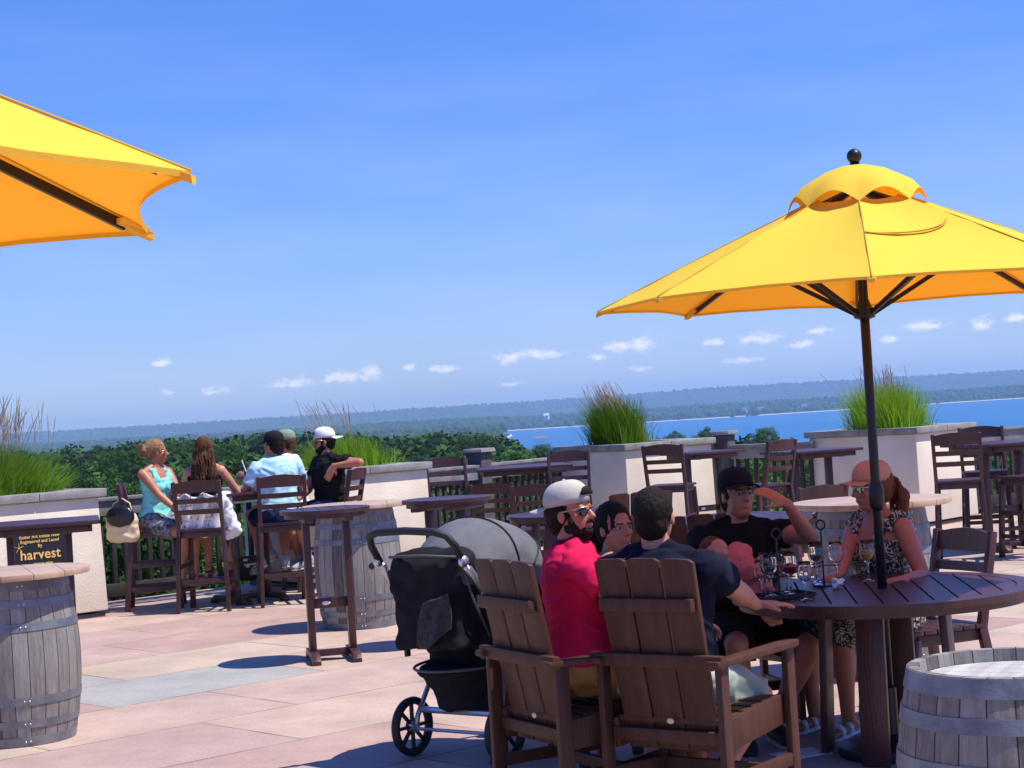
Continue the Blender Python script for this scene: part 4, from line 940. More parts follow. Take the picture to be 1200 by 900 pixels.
for i in (0, 9, 17, 25):
    pts_ = [v+(v-V((0, .23, .83))).normalized()*.004 for v in vs[i*nv:(i+1)*nv]]; MB().tube(pts_, .0045, 6).build('canopy_hoop', 'blackplastic', s, smooth=True)
m = MB(); n1_, n2_ = 14, 16; vs = []
for i in range(n1_):
    for j in range(n2_):
        u, v_ = i/(n1_-1), j/(n2_-1); vs.append(V((.03+.16*u-.06*v_*(1-u), -.24-.012*math.sin(u*9+v_*4), .78-.2*v_+.05*u-.03*math.sin(u*5)*v_)))
m.add(vs, [(i*n2_+j, i*n2_+j+1, (i+1)*n2_+j+1, (i+1)*n2_+j) for i in range(n1_-1) for j in range(n2_-1)])
cl_ = m.build('pocket_cloth', mat('dark_grey_muslin', (.016, .016, .02), .9, (.045, .045, .052), 30), s, smooth=True); k_ = cl_.modifiers.new('t', 'SOLIDIFY'); k_.thickness = .006
for sg_ in (-1, 1):      # straps, buckles and piping that make the stroller body read
    MB().tube([(sg_*.235, -.185, .96), (sg_*.243, -.12, .78), (sg_*.232, .0, .6)], .006, 6).build('piping', 'webbing', s, smooth=True)
    MB().box((sg_*.236, -.06, .52), (.02, .03, .045)).build('buckle', 'blackplastic', s, bevel=.004)
    MB().tube([(sg_*.262, .0, .145), (sg_*.285, .0, .145)], .03, 16).build('hub_cap', 'silver', s)
MB().tube([(-.22, -.17, .99), (0, -.2, 1.0), (.22, -.17, .99)], .007, 8).build('zip', 'webbing', s, smooth=True)
MB().tube([(math.cos(a)*.243, .175+math.sin(a)*.375, .452) for a in [2*math.pi*i/40 for i in range(41)]], .007, 6).build('basket_rim', 'webbing', s, smooth=True)
MB().beam((-.2, .3, .3), (.2, .3, .3), .02, .02).build('rear_crossbar', 'silver', s)
# ================================================================ table things
MT['glass'] = bpy.data.materials.new('clear_glass'); MT['glass'].use_nodes = True; gpn = MT['glass'].node_tree.nodes['Principled BSDF']
gpn.inputs['Base Color'].default_value = (1, 1, 1, 1); gpn.inputs['Roughness'].default_value = .01; gpn.inputs['Transmission Weight'].default_value = 1; gpn.inputs['IOR'].default_value = 1.3
def liquid(name, c):
    m = mat(name, c, .05); m.node_tree.nodes['Principled BSDF'].inputs['Transmission Weight'].default_value = .55; m.node_tree.nodes['Principled BSDF'].inputs['IOR'].default_value = 1.33; return m
MT['rose'] = liquid('rose_wine', (.95, .1, .07)); MT['whitewine'] = liquid('white_wine', (.95, .6, .12)); MT['redwine'] = liquid('red_wine', (.6, .02, .03))
def glass(name, label, loc, wine=None, s_=1.0, group='tasting glasses on the big table'):
    t = thing(name, label, 'wine glass', loc, random.uniform(0, 3), group); t.scale = (s_, s_, s_)
    out = [(.001, .0), (.031, .0), (.0315, .002), (.01, .006), (.0038, .014), (.0034, .07), (.009, .078), (.024, .092), (.031, .11), (.0315, .125), (.0285, .15), (.0265, .168)]
    inn = [(.0255, .168), (.0275, .15), (.0302, .125), (.0298, .11), (.0225, .0935), (.008, .081), (.001, .0795)]
    MB().lathe(out+inn, 28).build('bowl', 'glass', t, smooth=True)
    if wine: MB().lathe([(.001, .081), (.0078, .0825), (.022, .0948), (.0292, .1105), (.0294, .113), (.001, .113)], 24).build('wine', wine, t, smooth=True)
    return t
def rack(label, loc, rz, wines, lbls):
    t = thing('tasting_rack', label, 'glass rack', loc, rz, 'black tasting racks on the big table')
    MB().tube([(0, 0, .004), (0, 0, .262)], .0045, 8).build('rod', 'black', t)
    q = [(0, .022*math.sin(2*math.pi*i/20), .284-.022*math.cos(2*math.pi*i/20)) for i in range(21)]; q = [(b, a, c) for a, b, c in q]
    MB().tube(q, .0042, 8).build('ring_handle', 'black', t, smooth=True)
    MB().lathe([(.001, 0), (.055, 0), (.055, .005), (.001, .006)], 24).build('base', 'black', t)
    pl = MB(); n = len(wines)
    for k in range(n):
        a = 2*math.pi*k/n+.5; d = V((math.cos(a), math.sin(a), 0)); pl.beam((0, 0, .094), d*.045+V((0, 0, .094)), .02, .004)
        c = d*.062+V((0, 0, .094)); pl.ring(.011, .022, .092, .096, 20, (c.x, c.y, 0))
    pl.build('holder_arms', 'black', t)
    for k, wn_ in enumerate(wines):
        a = 2*math.pi*k/n+.5+rz; glass('tasting_glass', lbls[k], V(loc)+V((math.cos(a)*.062, math.sin(a)*.062, .0125)), wn_, 1.12)
TT = .751
r1_ = gp(914, 700, TT); r2_ = gp(966, 686, TT)
rack('left of the two black tasting racks, nearer the navy sleeve', (r1_.x, r1_.y, TT), R(20), ['rose', 'rose', None, 'redwine'], ['tasting glass of rose wine at the back of the left rack', 'tasting glass of rose wine on the side of the left rack nearest the navy sleeve', 'empty tasting glass nearest the navy shirt on the left rack', 'tasting glass of red wine on the right side of the left rack'])
rack('right tasting rack with the tall ring handle by the salmon capped woman', (r2_.x, r2_.y, TT), R(-35), [None, 'redwine', None], ['clear tasting glass right of the ring handle', 'tasting glass with red wine behind the ring handle rod', 'clear tasting glass left of the ring handle'])
g_ = gp(945, 703, TT); glass('tasting_glass', 'empty tasting glass standing alone near the table edge between the racks', (g_.x, g_.y, TT))
g_ = gp(899, 700, TT); glass('tasting_glass', 'empty tasting glass standing by the forearm of the man in navy', (g_.x-.02, g_.y, TT))
g_ = gp(1018, 681, TT); glass('wine_glass', 'tall glass of white wine beside the umbrella pole', (g_.x, g_.y, TT), 'whitewine', 1.15)
g_ = gp(925, 698, TT); tr_ = MB().ring(.0, .001, 0, .001, 3); 
ty = thing('serving_tray', 'dark tray with silver rim beside the hand of the man in navy', 'tray', (g_.x-.05, g_.y-.06, TT), R(20))
MB().prism([(-.13, -.09), (.13, -.09), (.13, .09), (-.13, .09)], .001, .006).build('tray_plate', 'black', ty, bevel=.002)
ed = MB()
for s_ in (-1, 1): ed.box((0, s_*.087, .013), (.266, .006, .014)); ed.box((s_*.13, 0, .013), (.006, .168, .014))
ed.build('tray_rim', 'blackplastic', ty)
m = MB(); m.ell((0, 0, .02), (.028, .024, .02)); m.ell((.015, .008, .03), (.014, .016, .014)); m.ell((-.015, -.006, .032), (.014, .012, .012))
g_ = gp(972, 690, TT); nk = blob(m, 'crumpled_napkin', 'paper', None, .004, 1, .012, 60); nk.location = (g_.x+.04, g_.y, TT); tag(nk, 'crumpled white napkin at the foot of the right tasting rack', 'napkin')
m = MB(); vs = [V((x*.03, y*.03, .004+.006*abs(noise.noise(V((x*.6, y*.6, 1)))))) for x in range(-4, 5) for y in range(-3, 4)]; m.add(vs, [(i*7+j, (i+1)*7+j, (i+1)*7+j+1, i*7+j+1) for i in range(8) for j in range(6)])
g_ = gp(938, 884); np_ = m.build('dropped_napkin', 'paper', None); k_ = np_.modifiers.new('t', 'SOLIDIFY'); k_.thickness = .003; np_.location = (g_.x, g_.y, 0); np_.rotation_euler = (0, 0, .4); tag(np_, 'flat white napkin dropped on the paving under the big table', 'napkin')
# --- things at the high table
hb_ = thing('shoulder_bag', 'cream leather shoulder bag with a black flap hung on the chair back', 'bag', (C1.location.x-.24, C1.location.y-.27, .66), face(-.2, -1))
m = MB(); m.loft([(V((0, 0, 0)), V((.13, 0, 0)), V((0, .05, 0))), (V((0, 0, .03)), V((.16, 0, 0)), V((0, .07, 0))), (V((0, 0, .14)), V((.165, 0, 0)), V((0, .065, 0))), (V((0, 0, .26)), V((.14, 0, 0)), V((0, .04, 0)))], 24)
blob(m, 'bag_body', 'cream', hb_, .01, 3, .01, 12, .005)
m = MB(); m.ell((-.0, .035, .24), (.145, .06, .11)); blob(m, 'bag_flap', 'helmetblack', hb_, .009, 2)
MB().tube([(-.11, 0, .24), (-.08, -.01, .36), (0, -.02, .41), (.08, -.01, .36), (.11, 0, .24)], .008, 8).build('bag_strap', 'cream', hb_, smooth=True)
cg = thing('cardigan', 'white printed cardigan draped over the back of the middle bar chair', 'cardigan', (C2.location.x, C2.location.y-.06, 0), C2.rotation_euler.z)
m = MB(); nx_, nz2 = 40, 26; vs = []
for i in range(nx_):
    for j in range(nz2):
        u = i/(nx_-1)*2-1; v_ = j/(nz2-1); x = u*(.245+.02*math.sin(v_*7)); z = 1.07-.33*v_-(.05*(1-u*u))*v_+.02*math.sin(u*9+v_*4)
        y = -.1-.05*(1-v_)-.02*math.sin(u*11+v_*3)+.28*max(0, abs(u)-.72)*2.5; vs.append(V((x, y, z)))
m.add(vs, [(i*nz2+j, i*nz2+j+1, (i+1)*nz2+j+1, (i+1)*nz2+j) for i in range(nx_-1) for j in range(nz2-1)])
q = m.build('draped_cloth', 'printwhite', cg, smooth=True); k_ = q.modifiers.new('t', 'SOLIDIFY'); k_.thickness = .012
m = MB(); m.capsule((.2, -.02, 1.0), (.27, .04, .72), .045, .06); m.capsule((.27, .04, .74), (.2, .02, .68), .06, .05); blob(m, 'sleeve', 'white', cg, .01, 2, .02, 14, .012)
cup = thing('plastic_cup', 'clear plastic cup of iced drink with a white straw held over the high table', 'cup', V(at(291, 566, 16.9))+V((0, 0, -.0)), 0)
MB().lathe([(.001, 0), (.028, 0), (.038, .11), (.036, .11), (.0265, .004), (.001, .004)], 20).build('cup_wall', 'glass', cup, smooth=True); MB().lathe([(.001, .006), (.026, .006), (.032, .06), (.001, .062)], 16).build('drink', liquid('iced_drink', (.85, .8, .75)), cup)
MB().tube([(0.01, 0, .02), (-.05, 0, .22)], .006, 8).build('straw', 'paper', cup)
# ================================================================ people
def rotm(yaw=0, pitch=0, roll=0): return Matrix.Rotation(R(yaw), 3, 'Z') @ Matrix.Rotation(R(-pitch), 3, 'X') @ Matrix.Rotation(R(roll), 3, 'Y')
def ik(a, b, l1, l2, hint):
    a = V(a); b = V(b); d = b-a; L_ = d.length; mx_ = (l1+l2)*.995
    if L_ > mx_: b = a+d*(mx_/L_); d = b-a; L_ = mx_
    dn = d/L_; x = (L_*L_+l1*l1-l2*l2)/(2*L_); h = math.sqrt(max(0, l1*l1-x*x)); p = V(hint)-dn*V(hint).dot(dn); p.normalize()
    return a+dn*x+p*h, b
def hand(m, w, d, n, side, curl, s=1.0, fat=1.0):
    """palm and five fingers; w wrist, d finger direction, n palm normal, side +1 when the thumb is towards d x n"""
    d = V(d).normalized(); n = V(n); n = (n-d*n.dot(d)).normalized(); sd = d.cross(n)*side; w = V(w)
    k = w+d*.092*s
    m.loft([(w-d*.02*s, sd*.026*s, n*.019*s), (w+d*.01*s, sd*.029*s, n*.018*s), (w+d*.045*s, sd*.038*s, n*.0165*s), (k, sd*.04*s, n*.0135*s), (k+d*.008*s, sd*.036*s, n*.01*s)], 14)
    for j, (o, l, r) in enumerate(((.03, .072, .0088), (.0105, .08, .009), (-.0095, .075, .0088), (-.028, .059, .0078))):
        b = k+sd*o*s-d*.008*s; c = R(curl*(1+.12*j)); dirn = (d+sd*o*1.6).normalized(); p = b
        for seg, f in enumerate((.45, .31, .24)):
            q = p+dirn*l*f*s; m.capsule(p, q, r*s*fat*(1-.07*seg), r*s*fat*(.95-.07*seg), 8); p = q
            dirn = (dirn*math.cos(c)+n*math.sin(c)).normalized(); ax = d.cross(n)
            c = c
            nn = n
            dirn = dirn.normalized()
    tb = w+sd*.024*s+d*.022*s; td = (d*.62+sd*.72+n*.25).normalized(); q = tb+td*.042*s; m.capsule(tb, q, .0145*s, .0105*s, 8); td2 = (d*.86+sd*.28+n*.4).normalized(); m.capsule(q, q+td2*.03*s, .0102*s, .0085*s, 8)
def person(label, loc, rz, seat, female=False, lean=4, hy=0, hp=0, hr=0, skin='skin', top='pink', bottom='khaki', sleeve=.55, build=1.0, belly=0.0, L=None, RR=None, legs=None, shorts=.9,
           hair='hair_dark', hairstyle='short', beard=False, cap=None, cap_yaw=0, glasses=None, shoe='shoe', collar=False, voxel=.0085, neckline='crew', skirt=None, S=1.0, scale=1.0, curl=(28, 28), twist=0, sleeve_open=True, ear=True):
    t = thing('person', label, 'person', (loc[0], loc[1], 0), rz)
    B = build; fm_ = .9 if female else 1.0
    H = V((0, 0, seat+.095)); la = R(lean); u = V((0, math.sin(la), math.cos(la))); fw = V((0, math.cos(la), -math.sin(la))); sx = V((1, 0, 0))
    tw = lambda k: Matrix.Rotation(R(twist)*k, 3, u)
    def rings(off=0.0, lo=-.09, hi=.53, low_extra=0):
        base = [(-.1, .13, .10, -.0), (-.04, .165, .125, -.005), (.03, .168, .128, 0), (.11, .15, .113, .004), (.2, .152, .112, .006), (.3, .17, .12, .006), (.38, .178, .118, .002), (.44, .17, .1, -.004), (.485, .125, .08, -.01), (.515, .075, .062, -.01), (.54, .052, .052, -.008)]
        if female: base = [(-.1, .13, .10, -.0), (-.04, .165, .125, -.005), (.03, .168, .125, 0), (.11, .135, .1, .002), (.18, .122, .092, .004), (.26, .136, .1, .008), (.33, .15, .11, .012), (.39, .152, .1, .004), (.44, .145, .083, -.004), (.48, .1, .066, -.01), (.51, .058, .05, -.01), (.54, .043, .044, -.006)]
        out = []
        for tt, rx, ry, yo in base:
            if tt < lo or tt > hi: continue
            k = math.exp(-((tt-.14)/.13)**2)*belly
            M_ = tw(max(0, tt)/.5)
            out.append((H+u*tt+fw*(yo+k*.5), M_ @ sx*(rx*B+k*.5+off), (M_ @ fw)*(ry*B+k*.6+off)))
        return out
    nb = H+u*.53; M5 = tw(1)
    hm_ = M5 @ rotm(hy, hp, hr); hc = nb+u*.045+V((0, .02, .085)) if True else nb
    hc = nb+u*.022+hm_ @ V((0, .02, .088))
    def hx(x, y, z): return hc+hm_ @ (V((x, y, z))*(.96 if female else 1))
    m = MB(); m.loft(rings(), 22)
    m.capsule(nb-u*.05, hx(0, -.02, -.04), .056*fm_*B, .051*fm_, 14)
    for s_ in (-1, 1): m.capsule(nb-u*.01+M5 @ sx*(s_*.03), H+u*.47+M5 @ sx*(s_*.12*B), .034*fm_, .035*fm_)
    # head
    k_ = .955 if female else 1.0
    m.ell(hx(0, -.014, .03), (.074*k_, .094*k_, .09*k_), hm_, 20, 14); m.ell(hx(0, .02, -.03), (.06*k_, .068*k_, .082*k_), hm_, 18, 12); m.ell(hx(0, .034, -.083), (.04*k_, .045*k_, .033*k_), hm_)
    m.ell(hx(0, .0, -.062), (.054*k_, .055*k_, .04*k_), hm_)
    m.capsule(hx(0, .082, .012), hx(0, .104, -.026), .0085, .0125, 10); m.ell(hx(.009, .094, -.03), (.009, .01, .008), hm_, 8, 6); m.ell(hx(-.009, .094, -.03), (.009, .01, .008), hm_, 8, 6)
    m.ell(hx(.028, .071, .022), (.022, .014, .009), hm_, 10, 6); m.ell(hx(-.028, .071, .022), (.022, .014, .009), hm_, 10, 6)
    m.ell(hx(0, .08, -.055), (.021, .011, .0055), hm_, 10, 6); m.ell(hx(0, .079, -.064), (.019, .012, .006), hm_, 10, 6); m.ell(hx(.036, .05, -.02), (.024, .024, .022), hm_, 10, 6); m.ell(hx(-.036, .05, -.02), (.024, .024, .022), hm_, 10, 6)
    for s_ in (-1, 1): m.ell(hx(s_*.074, -.006, -.008), (.009, .018, .031), hm_, 10, 8)
    # arms
    ja = {}
    for s_, spec, cu in ((-1, L, curl[0]), (1, RR, curl[1])):
        sh = H+u*.445+M5 @ (sx*(s_*(.178 if not female else .152)*B))+fw*(-.005)
        l1, l2 = (.285, .255) if not female else (.27, .24)
        spec = spec or {}
        wr = spec.get('w', V((s_*.13, .3, seat+.17))); hint = spec.get('hint', V((s_*.6, -.5, -.6)))
        if spec.get('world'): wr = (Matrix.Rotation(-rz, 3, 'Z') @ (V(wr)-V((loc[0], loc[1], 0)))); 
        if spec.get('worldhint'): hint = Matrix.Rotation(-rz, 3, 'Z') @ V(spec['worldhint'])
        el_, wr = ik(sh, wr, l1, l2, hint)
        d = V(spec['d']) if 'd' in spec else (wr-el_); n_ = V(spec.get('n', (-s_*.3, .1, -1)))
        if spec.get('world') and 'd' in spec: d = Matrix.Rotation(-rz, 3, 'Z') @ d
        if spec.get('world') and 'n' in spec: n_ = Matrix.Rotation(-rz, 3, 'Z') @ n_
        a_ = .92 if female else 1.0
        m.ell(sh+V((0, 0, -.01)), (.058*a_*B, .055*a_*B, .06*a_*B)); m.capsule(sh, el_, .05*a_*B, .038*a_*B, 14, mid=.004); m.capsule(el_, wr, .039*a_*B, .025*a_, 14, mid=.004)
        hand(m, wr, d, n_, spec.get('side', -s_), cu, .95 if female else 1.02)
        ja[s_] = (sh, el_, wr)
    # legs
    jl = {}
    legs = legs or {}
    for s_ in (-1, 1):
        hip = H+V((s_*.088, .02, -.01)); sp = legs.get(s_, {}); an = V(sp.get('a', (s_*.12, .42, .09))); hint = V(sp.get('hint', (s_*.15, 1, .9)))
        kn, an = ik(hip, an, .42*scale, .41*scale, hint)
        a_ = .94 if female else 1.0
        m.capsule(hip, kn, .088*a_*B, .058*a_, 16); m.capsule(kn, an, .056*a_, .036*a_, 14, mid=.010)
        fd = V(sp.get('f', (s_*.12, 1, -.12))).normalized(); jl[s_] = (hip, kn, an, fd)
        ft, fu = frame(fd); heel = an-fd*.045+V((0, 0, -.045)); toe = an+fd*.15+V((0, 0, -.055))
        m.capsule(an, heel, .034, .028, 10); m.loft([(heel-fd*.02, ft*.022, fu*.02), (heel+fd*.04, ft*.03, fu*.034), (heel+fd*.11, ft*.038, fu*.024), (toe, ft*.036, fu*.014), (toe+fd*.03, ft*.022, fu*.009)], 12)
    if female:
        for s_ in (-1, 1): m.ell(H+u*.315+M5 @ sx*(s_*.062)+fw*.085, (.055, .055, .052))
    body = blob(m, 'body', skin, t, voxel*.8, 3)
    # top garment
    m = MB()
    if neckline == 'strap':
        m.loft(rings(.008, lo=-.05, hi=.4), 22)
        for s_ in (-1, 1):
            pts_ = [H+u*.37+M5 @ sx*(s_*.075)+fw*.108, H+u*.46+M5 @ sx*(s_*.085)+fw*.058, H+u*.485+M5 @ sx*(s_*.085)-fw*.02, H+u*.43+M5 @ sx*(s_*.075)-fw*.09, H+u*.36+M5 @ sx*(s_*.065)-fw*.118]
            m.tube(pts_, .013 if top == 'blackshirt' else .024, 8)
    else:
        m.loft(rings(.012, lo=-.05, hi=.53), 22)
        for s_ in (-1, 1): m.capsule(nb-u*.018+M5 @ sx*(s_*.03), H+u*.47+M5 @ sx*(s_*.125*B), .04*fm_, .046*fm_)
    if female:
        for s_ in (-1, 1): m.ell(H+u*.315+M5 @ sx*(s_*.062)+fw*.088, (.062, .062, .058))
    if sleeve > 0:
        for s_ in (-1, 1):
            sh, el_, wr = ja[s_]; e_ = sh+(el_-sh)*sleeve; m.ell(sh+V((0, 0, -.008)), (.061*B, .06*B, .062*B)); dn = (e_-sh).normalized(); sd2, u2 = frame(dn)
            m.loft([(sh, sd2*.056*B, u2*.056*B), (sh+(e_-sh)*.5, sd2*.058*B, u2*.058*B), (e_, sd2*.062*B, u2*.062*B)], 16)
    if skirt:
        for s_ in (-1, 1):
            hip, kn, an, fd = jl[s_]; e_ = hip+(kn-hip)*skirt; m.capsule(hip, e_, .105, .09)
        hip, kn, an, fd = jl[1]; h2, k2, a2, f2_ = jl[-1]; m.capsule((hip+h2)/2, (hip+h2)/2+((kn+k2)/2-(hip+h2)/2)*skirt, .1, .085)
    sh_o = blob(m, {'pink': 'polo_shirt', 'sky': 'polo_shirt'}.get(top, 'dress' if skirt else 'shirt'), top, t, voxel, 4, .006, 12, .011)
    if collar:
        cm = MB(); n = 20; vs = []
        for i in range(n):
            a = 2*math.pi*i/n; dv = M5 @ (sx*math.cos(a)*.068+fw*math.sin(a)*.066)
            o_ = .018 if math.sin(a) > .7 else 0
            vs += [nb-u*(.04+o_)+dv*1.02, nb+u*(.012-o_)+dv*.92, nb-u*(.045+o_*1.5)+dv*1.42]
        cm.add(vs, [(i*3, ((i+1) % n)*3, ((i+1) % n)*3+1, i*3+1) for i in range(n)]+[(i*3+1, ((i+1) % n)*3+1, ((i+1) % n)*3+2, i*3+2) for i in range(n)])
        c_o = cm.build('collar', top, sh_o, smooth=True); k = c_o.modifiers.new('t', 'SOLIDIFY'); k.thickness = .004
    if bottom:
        m = MB(); m.loft([(c, x*1.0, y*1.0) for c, x, y in rings(.016, lo=-.12, hi=.05)], 20)
        for s_ in (-1, 1):
            hip, kn, an, fd = jl[s_]; e_ = hip+(kn-hip)*shorts; dn = (e_-hip).normalized(); sd2, u2 = frame(dn); m.ell(hip, (.1*B, .1, .1))
            m.loft([(hip, sd2*.104*B, u2*.1*B), (hip+(e_-hip)*.5, sd2*.094*B, u2*.09*B), (e_, sd2*.086, u2*.08)], 18)
        blob(m, 'skirt' if female else 'shorts', bottom, t, voxel, 3, .006, 12, .012)
    # shoes
    if shoe:
        for s_ in (-1, 1):
            hip, kn, an, fd = jl[s_]; ft, fu = frame(fd); heel = an-fd*.045+V((0, 0, -.045)); toe = an+fd*.155+V((0, 0, -.056)); sm_ = MB()
            if shoe == 'sandal' or shoe == 'whitesandal':
                sm_.loft([(heel-fd*.03-fu*.03, ft*.03, fu*.01), (heel+fd*.1-fu*.03, ft*.042, fu*.01), (toe+fd*.03-fu*.022, ft*.03, fu*.009)], 14)
                for k in (.06, .12): c = heel+fd*k; sm_.loft([(c-fd*.012, ft*.042, fu*.036), (c+fd*.012, ft*.042, fu*.034)], 14)
                blob(sm_, 'sandal', 'sandal' if shoe == 'sandal' else 'white', t, .006, 1)
            else:
                sm_.loft([(heel-fd*.03, ft*.026, fu*.03), (heel+fd*.02, ft*.04, fu*.046), (heel+fd*.09, ft*.047, fu*.038), (heel+fd*.15, ft*.048, fu*.03), (toe+fd*.02, ft*.042, fu*.022), (toe+fd*.045, ft*.026, fu*.014)], 16); sm_.capsule(an, heel, .043, .035)
                blob(sm_, 'shoe', shoe, t, .008, 2)
                so3 = MB(); so3.loft([(heel-fd*.035-fu*.036, ft*.028, fu*.012), (heel+fd*.08-fu*.036, ft*.05, fu*.012), (toe+fd*.02-fu*.022, ft*.045, fu*.011), (toe+fd*.05-fu*.018, ft*.025, fu*.009)], 16); so3.build('sole', 'offwhite', t, smooth=True)
    # hair
    if hairstyle:
        m = MB()
        if hairstyle in ('short', 'capshort'):
            top_ = .036 if hairstyle == 'short' else .02
            m.ell(hx(0, -.026, top_), (.081*k_, .096*k_, (.092 if hairstyle == 'short' else .08)*k_), hm_, 20, 12); m.ell(hx(0, -.055, -.02), (.07*k_, .06*k_, .07*k_), hm_)
            for s_ in (-1, 1): m.ell(hx(s_*.066, -.004, .004), (.011, .026, .026), hm_)
        elif hairstyle == 'bun':
            m.ell(hx(0, -.028, .04), (.085, .102, .095), hm_, 20, 12); m.ell(hx(0, -.07, -.01), (.065, .05, .06), hm_); m.ell(hx(0, -.135, .03), (.06, .058, .055), hm_)
            for k in range(16): a = k*2.4; m.ell(hx(.05*math.cos(a), -.14+.045*math.sin(a*1.7), .03+.05*math.sin(a)), (.022, .02, .02), hm_, 8, 6)
        elif hairstyle == 'pony':
            m.ell(hx(0, -.026, .034), (.083, .102, .096), hm_, 20, 12); m.ell(hx(0, -.06, -.02), (.068, .055, .065), hm_)
            m.capsule(hx(0, -.11, .02), hx(0, -.175, -.06), .036, .042); m.capsule(hx(0, -.175, -.06), hx(.0, -.17, -.19), .042, .02)
        elif hairstyle == 'long':
            m.ell(hx(0, -.028, .035), (.087, .102, .098), hm_, 20, 12); m.ell(hx(0, -.06, -.05), (.082, .06, .1), hm_); m.ell(hx(0, -.09, .03), (.04, .03, .035), hm_)
            m.loft([(hx(0, -.06, 0), hm_ @ V((.085, 0, 0)), hm_ @ V((0, .055, 0))), (hx(0, -.085, -.12), hm_ @ V((.11, 0, 0)), hm_ @ V((0, .05, 0))), (hx(0, -.1, -.25), hm_ @ V((.13, 0, 0)), hm_ @ V((0, .042, 0))), (hx(0, -.1, -.35), hm_ @ V((.11, 0, 0)), hm_ @ V((0, .03, 0)))], 20)
        elif hairstyle == 'tied':
            m.ell(hx(0, -.022, .034), (.08, .096, .09), hm_, 20, 12); m.ell(hx(0, -.06, -.02), (.066, .055, .065), hm_)
        # keep the face clear: carve by pulling verts behind the hair line
        inv = hm_.inverted()
        def clear(p):
            q = inv @ (p-hc)
            lim = .062+.35*max(0, q.z-.06)
            if abs(q.x) > .058: lim = .03
            if q.y > lim and q.z < .095: q = V((0, -.014, .02))+(q-V((0, -.014, .02)))*.8
            return hc+hm_ @ q
        ho2 = blob(m, 'hair', hair, t, .0065, 2, .0035, 60, .0, clear)
        if hairstyle in ('long', 'bun', 'pony'):
            st_ = MB(); rg = random.Random(5)
            for k in range(150 if hairstyle == 'long' else 60):
                if hairstyle == 'long':
                    a = rg.uniform(0, 2*math.pi); p0 = (math.cos(a)*.08, -.04+math.sin(a)*.05-.02, rg.uniform(-.06, .03)); x_ = p0[0]*1.55
                    pts_ = [hx(p0[0]+(x_-p0[0])*f+.012*math.sin(f*13+a*3), p0[1]-.05*f-.012+.01*math.cos(f*11+a), p0[2]-f*rg.uniform(.3, .36)) for f in (0, .15, .3, .45, .6, .75, .9, 1)]
                    st_.tube(pts_, [.004, .006, .006, .006, .006, .005, .004, .001], 5)
                else:
                    a = rg.uniform(0, 6.28); b = rg.uniform(-1.2, 1.4); c0 = (0, -.135, .03) if hairstyle == 'bun' else (0, -.12, .0); r_ = .055
                    pts_ = [hx(c0[0]+math.cos(a+f)*math.cos(b)*r_*(1+.25*f), c0[1]-abs(math.sin(a+f))*math.cos(b)*r_*.9, c0[2]+math.sin(b+f*.8)*r_*(1+.2*f)-(.12*f if hairstyle == 'pony' else 0)) for f in (0, .4, .8, 1.2)]
                    st_.tube(pts_, [.004, .005, .004, .001], 5)
            st_.build('hair_strands', hair, ho2, smooth=True)
    if beard:
        m = MB(); m.ell(hx(0, .036, -.083), (.047, .05, .04), hm_); m.ell(hx(0, .016, -.058), (.064, .062, .043), hm_)
        for s_ in (-1, 1): m.capsule(hx(s_*.06, .02, -.01), hx(s_*.05, .03, -.07), .01, .018)
        m.capsule(hx(-.024, .086, -.045), hx(.024, .086, -.045), .0075, .0075)
        inv = hm_.inverted()
        def mouth(p):
            q = inv @ (p-hc)
            if abs(q.x) < .024 and -.068 < q.z < -.05 and q.y > .06: q.y -= .02
            return hc+hm_ @ q
        blob(m, 'beard', 'hair_dark', t, .006, 1, .004, 60, 0, mouth)
    if cap:
        cm = hm_ @ Matrix.Rotation(R(cap_yaw), 3, 'Z'); cc = hx(0, -.012, .055)
        m = MB(); rg_ = []
        for j in range(9):
            a = math.pi/2*j/8*.97; k2 = math.cos(a)**.72; rg_.append((cc+cm @ V((0, -.006*j/8, .008+.08*math.sin(a))), cm @ V((.085*k2, 0, 0)), cm @ V((0, .104*k2, 0))))
        rg_ = [(cc+cm @ V((0, 0, -.016)), cm @ V((.085, 0, 0)), cm @ V((0, .104, 0)))]+rg_; m.loft(rg_, 26)
        m.ell(cc+cm @ V((0, -.006, .09)), (.008, .008, .004), cm, 8, 5)
        co = m.build('cap', cap, t, smooth=True)
        b_ = MB(); nr, na_ = 6, 17; vs = []
        for lay in (0, 1):
            for i in range(nr):
                for j in range(na_):
                    a = R(-64+128*j/(na_-1)); r_ = .085+(.088 if nr else 0)*i/(nr-1)*math.cos(a)**.55; x_ = math.sin(a)*(.088-.004*i/(nr-1)); y_ = .02+math.cos(a)*.082+(.078*i/(nr-1))*math.cos(a)**.6
                    z_ = -.006-.04*(x_/.085)**2*(.25+.35*i/(nr-1))-.006*i/(nr-1)-.0035*lay; vs.append(cc+cm @ V((x_, y_, z_)))
        q = nr*na_; fs = []
        for i in range(nr-1):
            for j in range(na_-1): a = i*na_+j; fs += [(a, a+1, a+na_+1, a+na_), (q+a+na_, q+a+na_+1, q+a+1, q+a)]
        for i in range(nr-1): a = i*na_; fs += [(a, a+na_, q+a+na_, q+a)]; a += na_-1; fs += [(a+na_, a, q+a, q+a+na_)]
        for j in range(na_-1): a = (nr-1)*na_+j; fs += [(a, a+1, q+a+1, q+a)]; a = j; fs += [(a+1, a, q+a, q+a+1)]
        b_.add(vs, fs); b_.build('cap_brim', cap, co, smooth=True)
